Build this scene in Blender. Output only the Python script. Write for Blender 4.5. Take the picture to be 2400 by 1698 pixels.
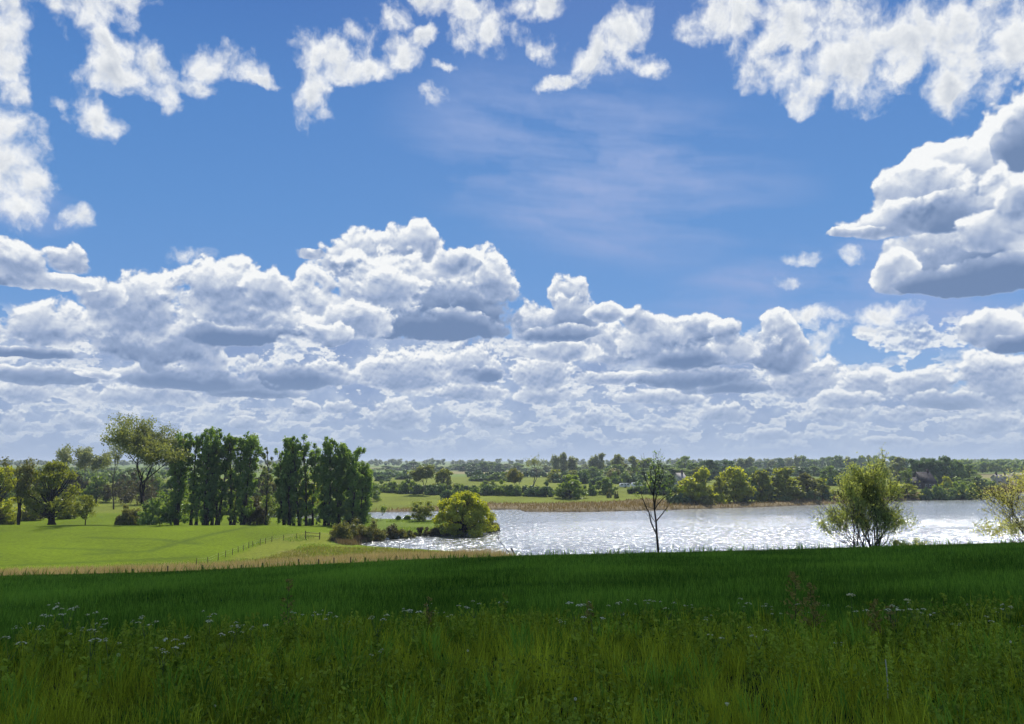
import bpy, math, random
import numpy as np
from mathutils import Vector, Matrix

for _o in list(bpy.data.objects):
    bpy.data.objects.remove(_o, do_unlink=True)
S = bpy.context.scene
C = S.collection

# ------------------------------------------------------------------ camera
FPX = 773.0                       # focal length in pixels of the 1024 wide frame
HORIZON = 462.0
PITCH = math.atan((HORIZON - 362.0) / FPX)
cam_data = bpy.data.cameras.new('camera')
cam_data.sensor_width = 36.0
cam_data.lens = 36.0 * FPX / 1024.0
cam_data.clip_start = 0.05
cam_data.clip_end = 20000.0
cam = bpy.data.objects.new('camera', cam_data)
cam.rotation_euler = (math.pi / 2 + PITCH, 0, 0)
C.objects.link(cam)
S.camera = cam
HAZE = True
K = 1024.0 / 2295.0               # measurements below were taken on a 2295 px wide copy


def ray(ox, oy):
    """world direction through a measured point of the photograph"""
    px, py = ox * K, oy * K
    a, b = (px - 512.0) / FPX, -(py - 362.0) / FPX
    c, s = math.cos(PITCH), math.sin(PITCH)
    return Vector((a, c - b * s, s + b * c))


def azel(ox, oy):
    d = ray(ox, oy).normalized()
    return math.degrees(math.atan2(d.x, d.y)), math.degrees(math.asin(d.z))


S.view_settings.view_transform = 'Standard'
S.view_settings.look = 'None'
S.view_settings.exposure = 0.0
S.view_settings.gamma = 1.0
S.cycles.max_bounces = 6
S.cycles.diffuse_bounces = 2
S.cycles.glossy_bounces = 2
S.cycles.transmission_bounces = 3
S.cycles.transparent_max_bounces = 6
S.cycles.volume_bounces = 0
S.cycles.sample_clamp_indirect = 6.0
S.cycles.use_denoising = True
S.cycles.use_adaptive_sampling = True
S.cycles.adaptive_threshold = 0.02
S.cycles.adaptive_min_samples = 16

SUN_EL, SUN_AZ = 47.0, 9.0        # degrees; azimuth measured from +Y towards +X


def srgb(*c):
    return tuple(((v / 255.0) / 12.92 if v / 255.0 <= 0.04045 else ((v / 255.0 + 0.055) / 1.055) ** 2.4) for v in c)


# ------------------------------------------------------------------ a small node language
class E:
    """an expression in a node tree: a socket with arithmetic"""
    def __init__(self, nt, sock):
        self.nt, self.s = nt, sock

    def _m(self, op, *a, clamp=False):
        n = self.nt.nodes.new('ShaderNodeMath')
        n.operation = op
        n.use_clamp = clamp
        for i, v in enumerate(a):
            if isinstance(v, E):
                self.nt.links.new(v.s, n.inputs[i])
            else:
                n.inputs[i].default_value = float(v)
        return E(self.nt, n.outputs[0])

    def __add__(s, o): return s._m('ADD', s, o)
    def __radd__(s, o): return s._m('ADD', o, s)
    def __sub__(s, o): return s._m('SUBTRACT', s, o)
    def __rsub__(s, o): return s._m('SUBTRACT', o, s)
    def __mul__(s, o): return s._m('MULTIPLY', s, o)
    def __rmul__(s, o): return s._m('MULTIPLY', o, s)
    def __truediv__(s, o): return s._m('DIVIDE', s, o)
    def __rtruediv__(s, o): return s._m('DIVIDE', o, s)
    def __pow__(s, o): return s._m('POWER', s, o)
    def max(s, o): return s._m('MAXIMUM', s, o)
    def smax(s, o, k): return s._m('SMOOTH_MAX', s, o, k)
    def min(s, o): return s._m('MINIMUM', s, o)
    def clamp(s): return s._m('ADD', s, 0.0, clamp=True)

    def smooth(s, a, b, lo=0.0, hi=1.0):
        n = s.nt.nodes.new('ShaderNodeMapRange')
        n.interpolation_type = 'SMOOTHSTEP'
        s.nt.links.new(s.s, n.inputs['Value'])
        for k, v in (('From Min', a), ('From Max', b), ('To Min', lo), ('To Max', hi)):
            if isinstance(v, E):
                s.nt.links.new(v.s, n.inputs[k])
            else:
                n.inputs[k].default_value = float(v)
        return E(s.nt, n.outputs[0])


def xyz(nt, x, y, z=0.0):
    n = nt.nodes.new('ShaderNodeCombineXYZ')
    for i, v in enumerate((x, y, z)):
        if isinstance(v, E):
            nt.links.new(v.s, n.inputs[i])
        else:
            n.inputs[i].default_value = float(v)
    return E(nt, n.outputs[0])


def noise(nt, vec, scale, detail=6.0, rough=0.55, dist=0.0, color=False, dim='2D'):
    n = nt.nodes.new('ShaderNodeTexNoise')
    n.noise_dimensions = dim
    n.inputs['Scale'].default_value = scale
    n.inputs['Detail'].default_value = detail
    n.inputs['Roughness'].default_value = rough
    n.inputs['Distortion'].default_value = dist
    nt.links.new(vec.s, n.inputs['Vector'])
    return E(nt, n.outputs['Color' if color else 'Fac'])


def voro(nt, vec, scale, detail=3.0, rough=0.5, dim='2D'):
    n = nt.nodes.new('ShaderNodeTexVoronoi')
    n.voronoi_dimensions = dim
    n.feature = 'F1'
    n.normalize = True
    n.inputs['Scale'].default_value = scale
    n.inputs['Detail'].default_value = detail
    n.inputs['Roughness'].default_value = rough
    nt.links.new(vec.s, n.inputs['Vector'])
    return E(nt, n.outputs['Distance'])


def mixc(nt, f, a, b, blend='MIX'):
    n = nt.nodes.new('ShaderNodeMix')
    n.data_type = 'RGBA'
    n.blend_type = blend
    for i, v in ((0, f), (6, a), (7, b)):
        if isinstance(v, E):
            nt.links.new(v.s, n.inputs[i])
        elif i == 0:
            n.inputs[i].default_value = float(v)
        else:
            n.inputs[i].default_value = (*v, 1.0)
    return E(nt, n.outputs[2])


def ramp(nt, f, stops):
    n = nt.nodes.new('ShaderNodeValToRGB')
    r = n.color_ramp
    r.elements[0].position, r.elements[0].color = stops[0][0], (*stops[0][1], 1)
    r.elements[1].position, r.elements[1].color = stops[-1][0], (*stops[-1][1], 1)
    for p, c in stops[1:-1]:
        e = r.elements.new(p)
        e.color = (*c, 1)
    nt.links.new(f.s, n.inputs[0])
    return E(nt, n.outputs[0])


# ------------------------------------------------------------------ sky
world = bpy.data.worlds.new('World')
S.world = world
world.use_nodes = True
nt = world.node_tree
nt.nodes.clear()
geo = nt.nodes.new('ShaderNodeTexCoord')
sep = nt.nodes.new('ShaderNodeSeparateXYZ')
nt.links.new(geo.outputs['Generated'], sep.inputs[0])
X, Y, Z = (E(nt, sep.outputs[i]) for i in range(3))
az = X._m('ARCTAN2', X, Y) * 57.2958
el = Z._m('ARCSINE', Z.max(-1.0).min(1.0)) * 57.2958

# warped coordinates give the torn edges
P = xyz(nt, az, el)
w1 = noise(nt, P, 0.30, 5, 0.6, color=True)
sw = nt.nodes.new('ShaderNodeSeparateXYZ')
nt.links.new(w1.s, sw.inputs[0])
wx = (E(nt, sw.outputs[0]) - 0.5)
wy = (E(nt, sw.outputs[1]) - 0.5)


def float_curve(pts, lo, hi, amin=-36.0, amax=36.0):
    """profile over azimuth: pts are (az, value)"""
    n = nt.nodes.new('ShaderNodeFloatCurve')
    c = n.mapping.curves[0]
    pts = sorted(pts)
    q = [((a - amin) / (amax - amin), (v - lo) / (hi - lo)) for a, v in pts]
    c.points[0].location = (0.0, q[0][1])
    c.points[1].location = (1.0, q[-1][1])
    for p in q:
        if 0.004 < p[0] < 0.996:
            c.points.new(*p)
    n.mapping.update()
    f = (az + wx * 1.3 - amin) / (amax - amin)
    nt.links.new(f.clamp().s, n.inputs['Value'])
    return E(nt, n.outputs[0]) * (hi - lo) + lo


def blob_group():
    g = bpy.data.node_groups.new('cloud_blob', 'ShaderNodeTree')
    for nm in ('A', 'B', 'cx', 'cy', 'cs', 'sn', 'rx', 'ryu', 'ryd'):
        g.interface.new_socket(nm, in_out='INPUT', socket_type='NodeSocketFloat')
    g.interface.new_socket('out', in_out='OUTPUT', socket_type='NodeSocketFloat')
    i = g.nodes.new('NodeGroupInput')
    o = g.nodes.new('NodeGroupOutput')
    A, B, cx, cy, cs, sn, rx, ryu, ryd = (E(g, i.outputs[k]) for k in range(9))
    dx, dy = A - cx, B - cy
    u = (dx * cs + dy * sn) * rx
    v0 = dy * cs - dx * sn
    v = (v0 * ryu).max(v0 * ryd)
    r = u * u + v * v
    g.links.new((1.0 - r).s, o.inputs[0])
    return g


BG = blob_group()


def blobs(lst, A, B):
    out = None
    for b in lst:
        ox, oy, rx, ry = b[:4]
        rot = math.radians(b[4]) if len(b) > 4 else 0.0
        flat = b[5] if len(b) > 5 else 1.0
        w = b[6] if len(b) > 6 else 1.0
        if max(rx, ry) < 42 and lst is UP:         # scraps of cloud stay thin
            rx, ry, w = rx * 1.7, ry * 1.7, min(w, 0.55)
        a, e = azel(ox, oy)
        a2, _ = azel(ox + rx, oy)
        _, e2 = azel(ox, oy - ry)
        n = nt.nodes.new('ShaderNodeGroup')
        n.node_tree = BG
        A2 = A if out is None else A + out * 1e-6
        nt.links.new(A2.s, n.inputs[0])
        nt.links.new((B + (A2 - A)).s if out is not None else B.s, n.inputs[1])
        for k, v in enumerate((a, e, math.cos(rot), math.sin(rot), 1 / abs(a2 - a), 1 / abs(e2 - e), -flat / abs(e2 - e))):
            n.inputs[k + 2].default_value = v
        q = E(nt, n.outputs[0])
        if w != 1.0:
            q = q - (1.0 - w)
        out = q if out is None else out.smax(q, 0.35)
    return out


def field(dAz, dEl):
    """upper clouds: thickness, positive inside; offsets are used for the relief"""
    a0, e0 = az + dAz, el + dEl
    p = xyz(nt, a0, e0)
    fb = noise(nt, p, 0.55, 9, 0.60)
    return a0, e0, p, fb


# base blue: Nishita atmosphere, graded by elevation
sky = nt.nodes.new('ShaderNodeTexSky')
sky.sky_type = 'NISHITA'
sky.sun_disc = False
sky.sun_elevation = math.radians(SUN_EL)
sky.sun_rotation = math.radians(SUN_AZ)
sky.air_density = 1.0
sky.dust_density = 0.6
sky.ozone_density = 2.5
nish = E(nt, sky.outputs[0])
blue = ramp(nt, ((el + 4.0) / 94.0), [
    (0.00, srgb(150, 172, 208)), (0.045, srgb(160, 182, 214)), (0.10, srgb(132, 170, 220)), (0.16, srgb(104, 153, 214)),
    (0.23, srgb(92, 145, 209)), (0.31, srgb(80, 134, 202)), (0.40, srgb(60, 112, 186)), (1.0, srgb(30, 66, 140))])
blue = mixc(nt, 0.12, blue, mixc(nt, 1.0, nish, (0.10, 0.10, 0.10), 'MULTIPLY'))

# thin veil of cirrus
pv = xyz(nt, az * 0.35 + wx * 2.0, el * 1.6 + az * 0.18)
veil = noise(nt, pv, 0.22, 6, 0.55)
veilm = blobs([(1330, 380, 480, 230, -12), (1750, 640, 360, 90, 8), (1950, 620, 300, 120), (60, 470, 140, 60), (2120, 700, 220, 90)], az, el)
veil = (veil - 0.36).clamp() * 2.6 * veilm.smooth(-0.4, 1.0)
blue = mixc(nt, (veil * 0.95).clamp(), blue, srgb(158, 178, 222))

UP = [  # x, y, rx, ry, rotation, flatness of the underside, weight
    (5, 70, 75, 125), (30, 140, 45, 55), (200, 22, 105, 55, 8), (285, 0, 70, 30, 20),
    (245, 115, 55, 60), (262, 165, 70, 55), (345, 165, 50, 75, 30), (375, 205, 30, 60), (225, 265, 50, 45), (190, 225, 40, 40, 0, 1, .8),
    (500, 158, 90, 52, 0, 1.6), (575, 180, 60, 14), (430, 195, 40, 16), (130, 222, 20, 16),
    (725, 115, 70, 50), (708, 205, 42, 90), (800, 150, 95, 30, 8), (808, 110, 32, 36), (892, 125, 55, 40), (950, 85, 45, 26, 30), (893, 38, 22, 36),
    (1030, 20, 120, 46, -18), (1070, 75, 60, 50), (1200, 8, 60, 40), (1226, 117, 26, 24), (992, 145, 20, 8), (965, 210, 18, 18, 0, 1, .8),
    (1400, 85, 62, 70), (1330, 140, 60, 55, 40), (1255, 188, 50, 18, 10), (1455, 145, 34, 20, -35),
    (1640, 35, 125, 62), (1790, 60, 170, 95), (1990, 110, 230, 105), (2190, 95, 150, 140), (1735, 160, 80, 48), (1795, 225, 34, 42), (2130, 195, 60, 52), (1900, 170, 170, 60),
    
    (15, 285, 60, 50), (30, 400, 95, 105), (20, 215, 28, 40, 0, 1, .8), (172, 490, 44, 32, 0, 1, .95), (428, 577, 36, 14),
    (1815, 712, 80, 18), (1985, 700, 72, 22), (1955, 742, 50, 18), (1800, 572, 34, 12), (1915, 568, 20, 13), (1748, 637, 26, 10), (1850, 765, 40, 20, 30),
]
RIGHT = [(2275, 360, 190, 150), (2120, 400, 130, 110, 25), (2010, 490, 120, 60, 20), (1925, 520, 75, 20), (2150, 600, 190, 78, 0, 1.4), (2320, 560, 230, 118, 0, 1.3),
         (2235, 745, 95, 60, 0, 1.6), (2330, 740, 120, 70, 0, 1.5), (1980, 620, 40, 40)]

# evaluate the torn field at the point and a little towards the sun
UPa = az + wx * 2.0
UPe = el + wy * 2.0
nz = noise(nt, xyz(nt, az + wx * 1.2, el + wy * 1.2), 0.50, 8, 0.57)
fine = noise(nt, xyz(nt, az + wx * 1.2 - 0.1, el + wy * 1.2 + 0.55), 0.50, 4, 0.57)
ub = blobs(UP, UPa, UPe)
uf = ub + (nz - 0.5) * 3.9 - 0.06
ua = uf.smooth(-0.55, 1.15)
# colour of upper clouds: thin = bright and blue-tinged, thick centre = soft grey
shade_u = (uf.smooth(0.5, 1.9) * 0.46 + (nz - fine) * -1.1 + 0.05).clamp()
ucol = mixc(nt, shade_u, srgb(246, 248, 249), srgb(140, 158, 186))


def billow(dx, dy, sc, detail, sx, sy, wrp):
    """cauliflower relief: large heaps, small heaps on them, in [0, 1]"""
    a = (az + dx + wx * wrp + sx) * sc
    e = (el + dy + wy * wrp + sy) * (sc * 1.15)
    p = xyz(nt, a, e)
    v = voro(nt, p, 0.50, detail, 0.53)
    n2 = noise(nt, p, 0.25, 4.0, 0.55)
    return ((1.0 - v * 1.15) * 0.55 + (n2 - 0.5) * 1.7 + 0.2)


def pair(sc, det, sx, sy, wrp):
    d = 0.50 / sc
    b0 = billow(0, 0, sc, det, sx, sy, wrp)
    b1 = billow(-0.2 * d, d, sc, det - 1.0, sx, sy, wrp)
    return b0, b0 - b1


bR, rR = pair(0.85, 4.0, 33.0, 8.0, 0.9)     # nearest, the tower on the right
bN, rN = pair(1.35, 3.0, 3.0, 1.0, 0.7)      # near heaps
bF, rF = pair(2.9, 2.0, 151.0, 63.0, 0.4)    # far
near = [srgb(116, 140, 178), srgb(156, 174, 206), srgb(205, 214, 229), srgb(248, 250, 251)]
far = [srgb(140, 162, 202), srgb(160, 179, 212), srgb(206, 216, 231), srgb(242, 245, 247)]


def tone(lit, cols):
    return ramp(nt, lit.clamp(), [(0.0, cols[0]), (0.36, cols[1]), (0.70, cols[2]), (1.0, cols[3])])


def heap_group():
    """one cumulus heap laid over what is behind it"""
    g = bpy.data.node_groups.new('cumulus_heap', 'ShaderNodeTree')
    for nm in ('A', 'B', 'puff', 'relief', 'cx', 'cy', 'rx', 'ryu', 'ryd', 'lit', 'amp', 'edge', 'light', 'cover'):
        g.interface.new_socket(nm, in_out='INPUT', socket_type='NodeSocketFloat')
    for nm in ('light', 'cover'):
        g.interface.new_socket(nm, in_out='OUTPUT', socket_type='NodeSocketFloat')
    i = g.nodes.new('NodeGroupInput')
    o = g.nodes.new('NodeGroupOutput')
    A, B, puff, rel, cx, cy, rx, ryu, ryd, lit, amp, edge, light, cover = (E(g, i.outputs[k]) for k in range(14))
    A = A + light * 1e-6             # keeps the heaps evaluated one after the other
    B = B + light * 1e-6
    u = (A - cx) * rx
    dy = B - cy
    v = (dy * ryu).max(dy * ryd)
    pf = (puff - 0.5) * amp
    # the underside stays flat: the puffs fade out there
    f = 1.0 - u * u - v * v + pf * (dy * ryu).smooth(-0.9, 0.1, 0.25, 1.0)
    alpha = f.smooth(0.0, edge)
    l0 = (dy * ryu) * 0.45 + lit - f.smooth(0.10, 1.3) * 0.40 + (puff - 0.5) * 0.34 + 0.10
    l = l0 + rel * (l0 * 1.9 + 0.40) * f.smooth(0.1, 1.3, 1.0, 0.55)
    g.links.new((light + (l.clamp() - light) * alpha).s, o.inputs[0])
    g.links.new(cover.max(alpha).s, o.inputs[1])
    return g


HG = heap_group()


def heaps(lst, light, cover, bb, rr, amp, edge, wrp, haze=0.0):
    A, B = az + wx * wrp, el + wy * wrp * 0.8
    for h in lst:
        ox, oy, rx, ry = h[:4]
        flat = h[4] if len(h) > 4 else 1.0
        lit = h[5] if len(h) > 5 else 0.66
        a, e = azel(ox, oy)
        a2, _ = azel(ox + rx, oy)
        _, e2 = azel(ox, oy - ry)
        n = nt.nodes.new('ShaderNodeGroup')
        n.node_tree = HG
        for k, v in enumerate((A, B, bb, rr)):
            nt.links.new(v.s, n.inputs[k])
        for k, v in enumerate((a, e, 1 / abs(a2 - a), 1 / abs(e2 - e), -flat / abs(e2 - e), lit, amp, edge)):
            n.inputs[k + 4].default_value = v
        nt.links.new(light.s, n.inputs[12])
        nt.links.new(cover.s, n.inputs[13])
        light, cover = E(nt, n.outputs[0]), E(nt, n.outputs[1])
    return light, cover


def mottle(lo, hi, bb, rr, sc, sx, cols, thr):
    """broken cloud seen edge on near the horizon"""
    n = noise(nt, xyz(nt, az * sc + sx + wx, el * (sc * 2.4) + wy), 0.30, 4.0, 0.55)
    f = (n - thr) * 7.0 + (bb - 0.5) * 1.6
    m = el.smooth(lo, lo + 1.2) * el.smooth(hi, hi - 1.5)
    alpha = f.smooth(0.0, 0.40) * m
    return alpha, tone(rr * 1.7 + 1.0 - f.smooth(0.2, 1.8) * 0.6 + (bb - 0.5) * 0.4, cols)


out = mixc(nt, ua, blue, ucol)


def prof(pts):
    return [azel(x, y) for x, y in pts]


lowf = noise(nt, xyz(nt, az, el * 0.9), 0.22, 3, 0.5) - 0.5
# a solid grey-blue bank behind everything low down
tb = float_curve(prof([(0, 720), (230, 700), (480, 680), (640, 700), (1100, 750), (1400, 760), (1750, 770), (1850, 840), (2000, 880), (2150, 870), (2295, 830)]), 2, 18)
bank = (tb + (bN - 0.5) * 2.0 - el).smooth(0.0, 0.5)
out = mixc(nt, bank * 0.95, out, tone(rN * 0.8 + 0.30 + lowf * 1.0, far))
for lo, hi, sc, sx, cols, thr in ((0.5, 4.6, 1.7, 37.0, far, 0.50), (2.6, 7.4, 1.1, 91.0, far, 0.51), (4.6, 10.0, 0.75, 11.0, far, 0.52)):
    am, cm = mottle(lo, hi, bF, rF, sc, sx, cols, thr)
    out = mixc(nt, am * 0.85, out, cm)
FARH = [(890, 930, 70, 42), (680, 915, 34, 18), (765, 912, 38, 16), (175, 945, 55, 20), (20, 945, 40, 30), (1632, 925, 70, 25), (1322, 940, 46, 20), (2200, 950, 100, 26), (1480, 965, 70, 14),
        (1100, 945, 60, 18), (560, 950, 60, 16), (1880, 930, 70, 20), (2030, 925, 60, 22), (1740, 975, 80, 14), (2000, 985, 70, 12), (420, 975, 60, 12)]
MIDH = [(320, 888, 200, 32, 1.6), (60, 880, 70, 34, 1.3), (560, 880, 120, 22, 1.5, .3), (1055, 880, 110, 30, 1.4), (1220, 885, 85, 28, 1.2), (1480, 892, 130, 22, 1.4), (1640, 870, 120, 24, 1.5, .25),
        (910, 836, 105, 52), (1212, 838, 80, 48, 1.2), (1380, 848, 110, 22, 1.4), (1560, 850, 160, 30, 1.4, .28), (740, 835, 62, 34), (650, 850, 130, 34, 1.3, .22), (430, 855, 170, 34, 1.4, .22), (100, 845, 150, 26, 1.4, .35),
        (1062, 815, 68, 56), (1095, 840, 45, 26, 1.2, .2), (1812, 850, 105, 50, 1.1), (1950, 862, 78, 46, 1.2), (2075, 862, 85, 46, 1.1), (2225, 850, 105, 78), (1900, 900, 90, 26, 1.3), (2120, 900, 120, 26, 1.3, .4)]
NEARH = [(1380, 775, 110, 50, 1.2), (1240, 790, 110, 32, 1.5), (345, 813, 34, 26), (455, 806, 62, 42), (220, 841, 44, 12, 1.6), (568, 798, 24, 18),
         (340, 760, 170, 60, 1.0, .55), (100, 740, 125, 66, 1.5), (70, 792, 120, 20, 1.6, .18), (310, 690, 110, 84), (230, 660, 60, 50),
         (700, 700, 110, 66), (560, 720, 170, 66, 1.4), (510, 660, 118, 80), (600, 660, 60, 60), (535, 755, 125, 30, 1.3, .14),
         (1745, 790, 80, 62, 1.1, .5), (1745, 742, 44, 44), (1540, 790, 170, 52, 1.3, .26), (1640, 775, 70, 46), (1480, 765, 110, 62), (1440, 722, 42, 34), (1570, 735, 46, 36), (1630, 745, 44, 30),
         (1530, 800, 90, 34, 1.4, .20),
         (1200, 725, 62, 52), (1275, 665, 50, 54), (1285, 710, 60, 50, 1.1, .42), (1355, 702, 44, 24), (1250, 750, 100, 22, 1.4, .3),
         (60, 632, 175, 34, 1.8), (30, 590, 90, 48), (160, 580, 66, 40, 1.0),
         (800, 575, 105, 62), (930, 560, 86, 66), (700, 570, 42, 16), (900, 640, 190, 84), (1070, 640, 80, 80), (1030, 700, 140, 72, 1.3, .16), (960, 735, 200, 44, 1.4, .10), (1105, 625, 42, 60), (1010, 585, 60, 36),
         (870, 650, 80, 60), (800, 722, 105, 48, 1.1), (735, 752, 62, 30, 1.3)]
RIGHTH = [(2330, 740, 120, 66, 1.4, .45), (2225, 745, 85, 58, 1.4), (2280, 775, 80, 26, 1.3, .15),
          (2290, 380, 170, 170), (2150, 400, 120, 100), (2060, 440, 120, 70), (2310, 320, 90, 90, 1.0, .22), (2260, 520, 250, 120, 1.0, .62), (2090, 560, 130, 70, 1.0, .55), (2250, 590, 290, 88, 1.4, .16), (2010, 610, 56, 56), (2200, 625, 200, 52, 1.3, .02),
          (2010, 500, 125, 48, 1.2), (1925, 520, 66, 16, 1.4), (2120, 480, 120, 50, 1.0, .34), (2240, 520, 130, 60, 1.2), (2330, 460, 110, 80)]
light, cover = heaps(FARH, az * 0.0001 + 0.66, az * 0.00001, bF, rF, 1.9, 0.5, 0.8)
light, cover = heaps(MIDH, light, cover, bF * 0.5 + bN * 0.5, rF * 0.6 + rN * 0.6, 1.9, 0.4, 1.0)
light, cover = heaps(NEARH, light, cover, bN, rN, 1.8, 0.36, 1.2)
light, cover = heaps(RIGHTH, light, cover, bR, rR, 1.6, 0.25, 1.3)
out = mixc(nt, cover.clamp(), out, tone(light, near))
# bright broken cloud added above the frame to raise and whiten the ambient light
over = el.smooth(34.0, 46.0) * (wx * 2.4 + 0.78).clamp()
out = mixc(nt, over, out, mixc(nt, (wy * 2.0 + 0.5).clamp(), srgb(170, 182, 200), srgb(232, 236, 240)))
# distance haze swallowing the lowest clouds
hzf = el.smooth(-0.5, 7.5, 0.76, 0.0)
out = mixc(nt, hzf, out, srgb(170, 188, 214))
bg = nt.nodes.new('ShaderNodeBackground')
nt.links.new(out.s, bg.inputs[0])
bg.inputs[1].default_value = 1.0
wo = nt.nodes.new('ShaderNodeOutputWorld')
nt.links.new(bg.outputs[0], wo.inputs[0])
world.cycles.sampling_method = 'MANUAL'
world.cycles.sample_map_resolution = 512

sun_data = bpy.data.lights.new('sun', 'SUN')
sun_data.energy = 5.0
sun_data.angle = math.radians(0.53)
sun_data.color = (1.0, 0.955, 0.88)
sun = bpy.data.objects.new('sun', sun_data)
_a, _e = math.radians(SUN_AZ), math.radians(SUN_EL)
SUN_DIR = Vector((math.sin(_a) * math.cos(_e), math.cos(_a) * math.cos(_e), math.sin(_e)))
sun.rotation_euler = SUN_DIR.to_track_quat('Z', 'Y').to_euler()
sun.location = SUN_DIR * 50
C.objects.link(sun)

# ------------------------------------------------------------------ helpers
RNG = np.random.default_rng(7)


def tag(o, label=None, cat=None, group=None, kind=None):
    for k, v in (('label', label), ('category', cat), ('group', group), ('kind', kind)):
        if v:
            o[k] = v
    return o


def thing(name, label, cat, loc=(0, 0, 0), rz=0.0, group=None):
    o = bpy.data.objects.new(name, None)
    o.empty_display_size = 0.5
    C.objects.link(o)
    o.location = loc
    o.rotation_euler = (0, 0, rz)
    return tag(o, label, cat, group)


def link(name, me, parent=None, mat=None):
    o = bpy.data.objects.new(name, me)
    C.objects.link(o)
    if parent is not None:
        o.parent = parent
    if mat is not None:
        if len(me.materials) == 0:
            me.materials.append(mat)
        if me.materials[0] is not mat:
            o.material_slots[0].link = 'OBJECT'
            o.material_slots[0].material = mat
    return o


class MB:
    """collects vertices and faces and makes one mesh of them"""
    def __init__(self):
        self.v, self.f3, self.f4, self.t3, self.t4, self.n = [], [], [], [], [], 0

    def add(self, v, f, tint=None):
        v = np.asarray(v, float).reshape(-1, 3)
        f = np.asarray(f, int)
        f = f.reshape(-1, f.shape[-1])
        t = np.full(len(f), 0.5) if tint is None else np.broadcast_to(np.asarray(tint, float), (len(f),))
        (self.f4 if f.shape[1] == 4 else self.f3).append(f + self.n)
        (self.t4 if f.shape[1] == 4 else self.t3).append(t)
        self.v.append(v)
        self.n += len(v)
        return self

    def box(self, c, d, rz=0.0):
        x, y, z = (k / 2 for k in d)
        v = np.array([(i * x, j * y, k * z) for k in (-1, 1) for j in (-1, 1) for i in (-1, 1)])
        r = np.array([[math.cos(rz), -math.sin(rz), 0], [math.sin(rz), math.cos(rz), 0], [0, 0, 1]])
        v = v @ r.T + np.asarray(c)
        return self.add(v, [(0, 2, 3, 1), (4, 5, 7, 6), (0, 1, 5, 4), (2, 6, 7, 3), (0, 4, 6, 2), (1, 3, 7, 5)])

    def segs(self, p0, p1, r0, r1, k=5):
        """tapered limbs, all at once"""
        p0, p1 = np.asarray(p0, float).reshape(-1, 3), np.asarray(p1, float).reshape(-1, 3)
        n = len(p0)
        r0, r1 = np.broadcast_to(r0, (n,)), np.broadcast_to(r1, (n,))
        d = p1 - p0
        d /= np.linalg.norm(d, axis=1, keepdims=True) + 1e-9
        h = np.where(np.abs(d[:, 2:3]) > 0.9, np.array([[1.0, 0, 0]]), np.array([[0, 0, 1.0]]))
        a = np.cross(d, h)
        a /= np.linalg.norm(a, axis=1, keepdims=True)
        b = np.cross(d, a)
        th = np.arange(k) / k * 2 * math.pi
        ring = a[:, None] * np.cos(th)[None, :, None] + b[:, None] * np.sin(th)[None, :, None]
        v = np.concatenate([p0[:, None] + ring * r0[:, None, None], p1[:, None] + ring * r1[:, None, None]], 1)
        i = np.arange(k)
        q = np.stack([i, (i + 1) % k, (i + 1) % k + k, i + k], 1)
        f = (q[None] + (np.arange(n) * 2 * k)[:, None, None]).reshape(-1, 4)
        return self.add(v.reshape(-1, 3), f)

    def leaves(self, c, out, size, tint, long=1.5, spread=0.9, rng=None):
        """one small leaf-shaped face for every centre"""
        rng = rng or RNG
        n = len(c)
        nrm = out * 0.7 + rng.normal(size=(n, 3)) * spread
        nrm /= np.linalg.norm(nrm, axis=1, keepdims=True) + 1e-9
        u = np.cross(nrm, rng.normal(size=(n, 3)))
        u /= np.linalg.norm(u, axis=1, keepdims=True) + 1e-9
        w = np.cross(nrm, u)
        s = (size * rng.uniform(0.6, 1.3, n))[:, None]
        v = np.stack([c - u * s * 0.5 * long, c + w * s * 0.5, c + u * s * 0.5 * long, c - w * s * 0.5], 1)
        f = np.arange(n * 4).reshape(n, 4)
        return self.add(v.reshape(-1, 3), f, tint)

    def build(self, name, smooth=False):
        me = bpy.data.meshes.new(name)
        v = np.concatenate(self.v).astype(np.float32)
        f4 = np.concatenate(self.f4) if self.f4 else np.zeros((0, 4), int)
        f3 = np.concatenate(self.f3) if self.f3 else np.zeros((0, 3), int)
        t = np.concatenate(self.t4 + self.t3)
        me.vertices.add(len(v))
        me.vertices.foreach_set('co', v.ravel())
        idx = np.concatenate([f4.ravel(), f3.ravel()]).astype(np.int32)
        me.loops.add(len(idx))
        me.loops.foreach_set('vertex_index', idx)
        tot = np.concatenate([np.full(len(f4), 4), np.full(len(f3), 3)]).astype(np.int32)
        me.polygons.add(len(tot))
        me.polygons.foreach_set('loop_start', np.concatenate([[0], np.cumsum(tot)[:-1]]).astype(np.int32))
        me.polygons.foreach_set('loop_total', tot)
        if smooth:
            me.polygons.foreach_set('use_smooth', np.ones(len(tot), bool))
        a = me.attributes.new('tint', 'FLOAT', 'FACE')
        a.data.foreach_set('value', t.astype(np.float32))
        me.update(calc_edges=True)
        me.validate()
        return me


# ------------------------------------------------------------------ materials
def new_mat(name):
    m = bpy.data.materials.new(name)
    m.use_nodes = True
    t = m.node_tree
    t.nodes.clear()
    o = t.nodes.new('ShaderNodeOutputMaterial')
    return m, t, o


def attr(t, name, out='Fac'):
    n = t.nodes.new('ShaderNodeAttribute')
    n.attribute_name = name
    return E(t, n.outputs[out])


def coord(t, which='Object'):
    if which == 'World':
        n = t.nodes.new('ShaderNodeNewGeometry')
        return E(t, n.outputs['Position'])
    return E(t, t.nodes.new('ShaderNodeTexCoord').outputs[which])


def obj_random(t):
    return E(t, t.nodes.new('ShaderNodeObjectInfo').outputs['Random'])


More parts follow.
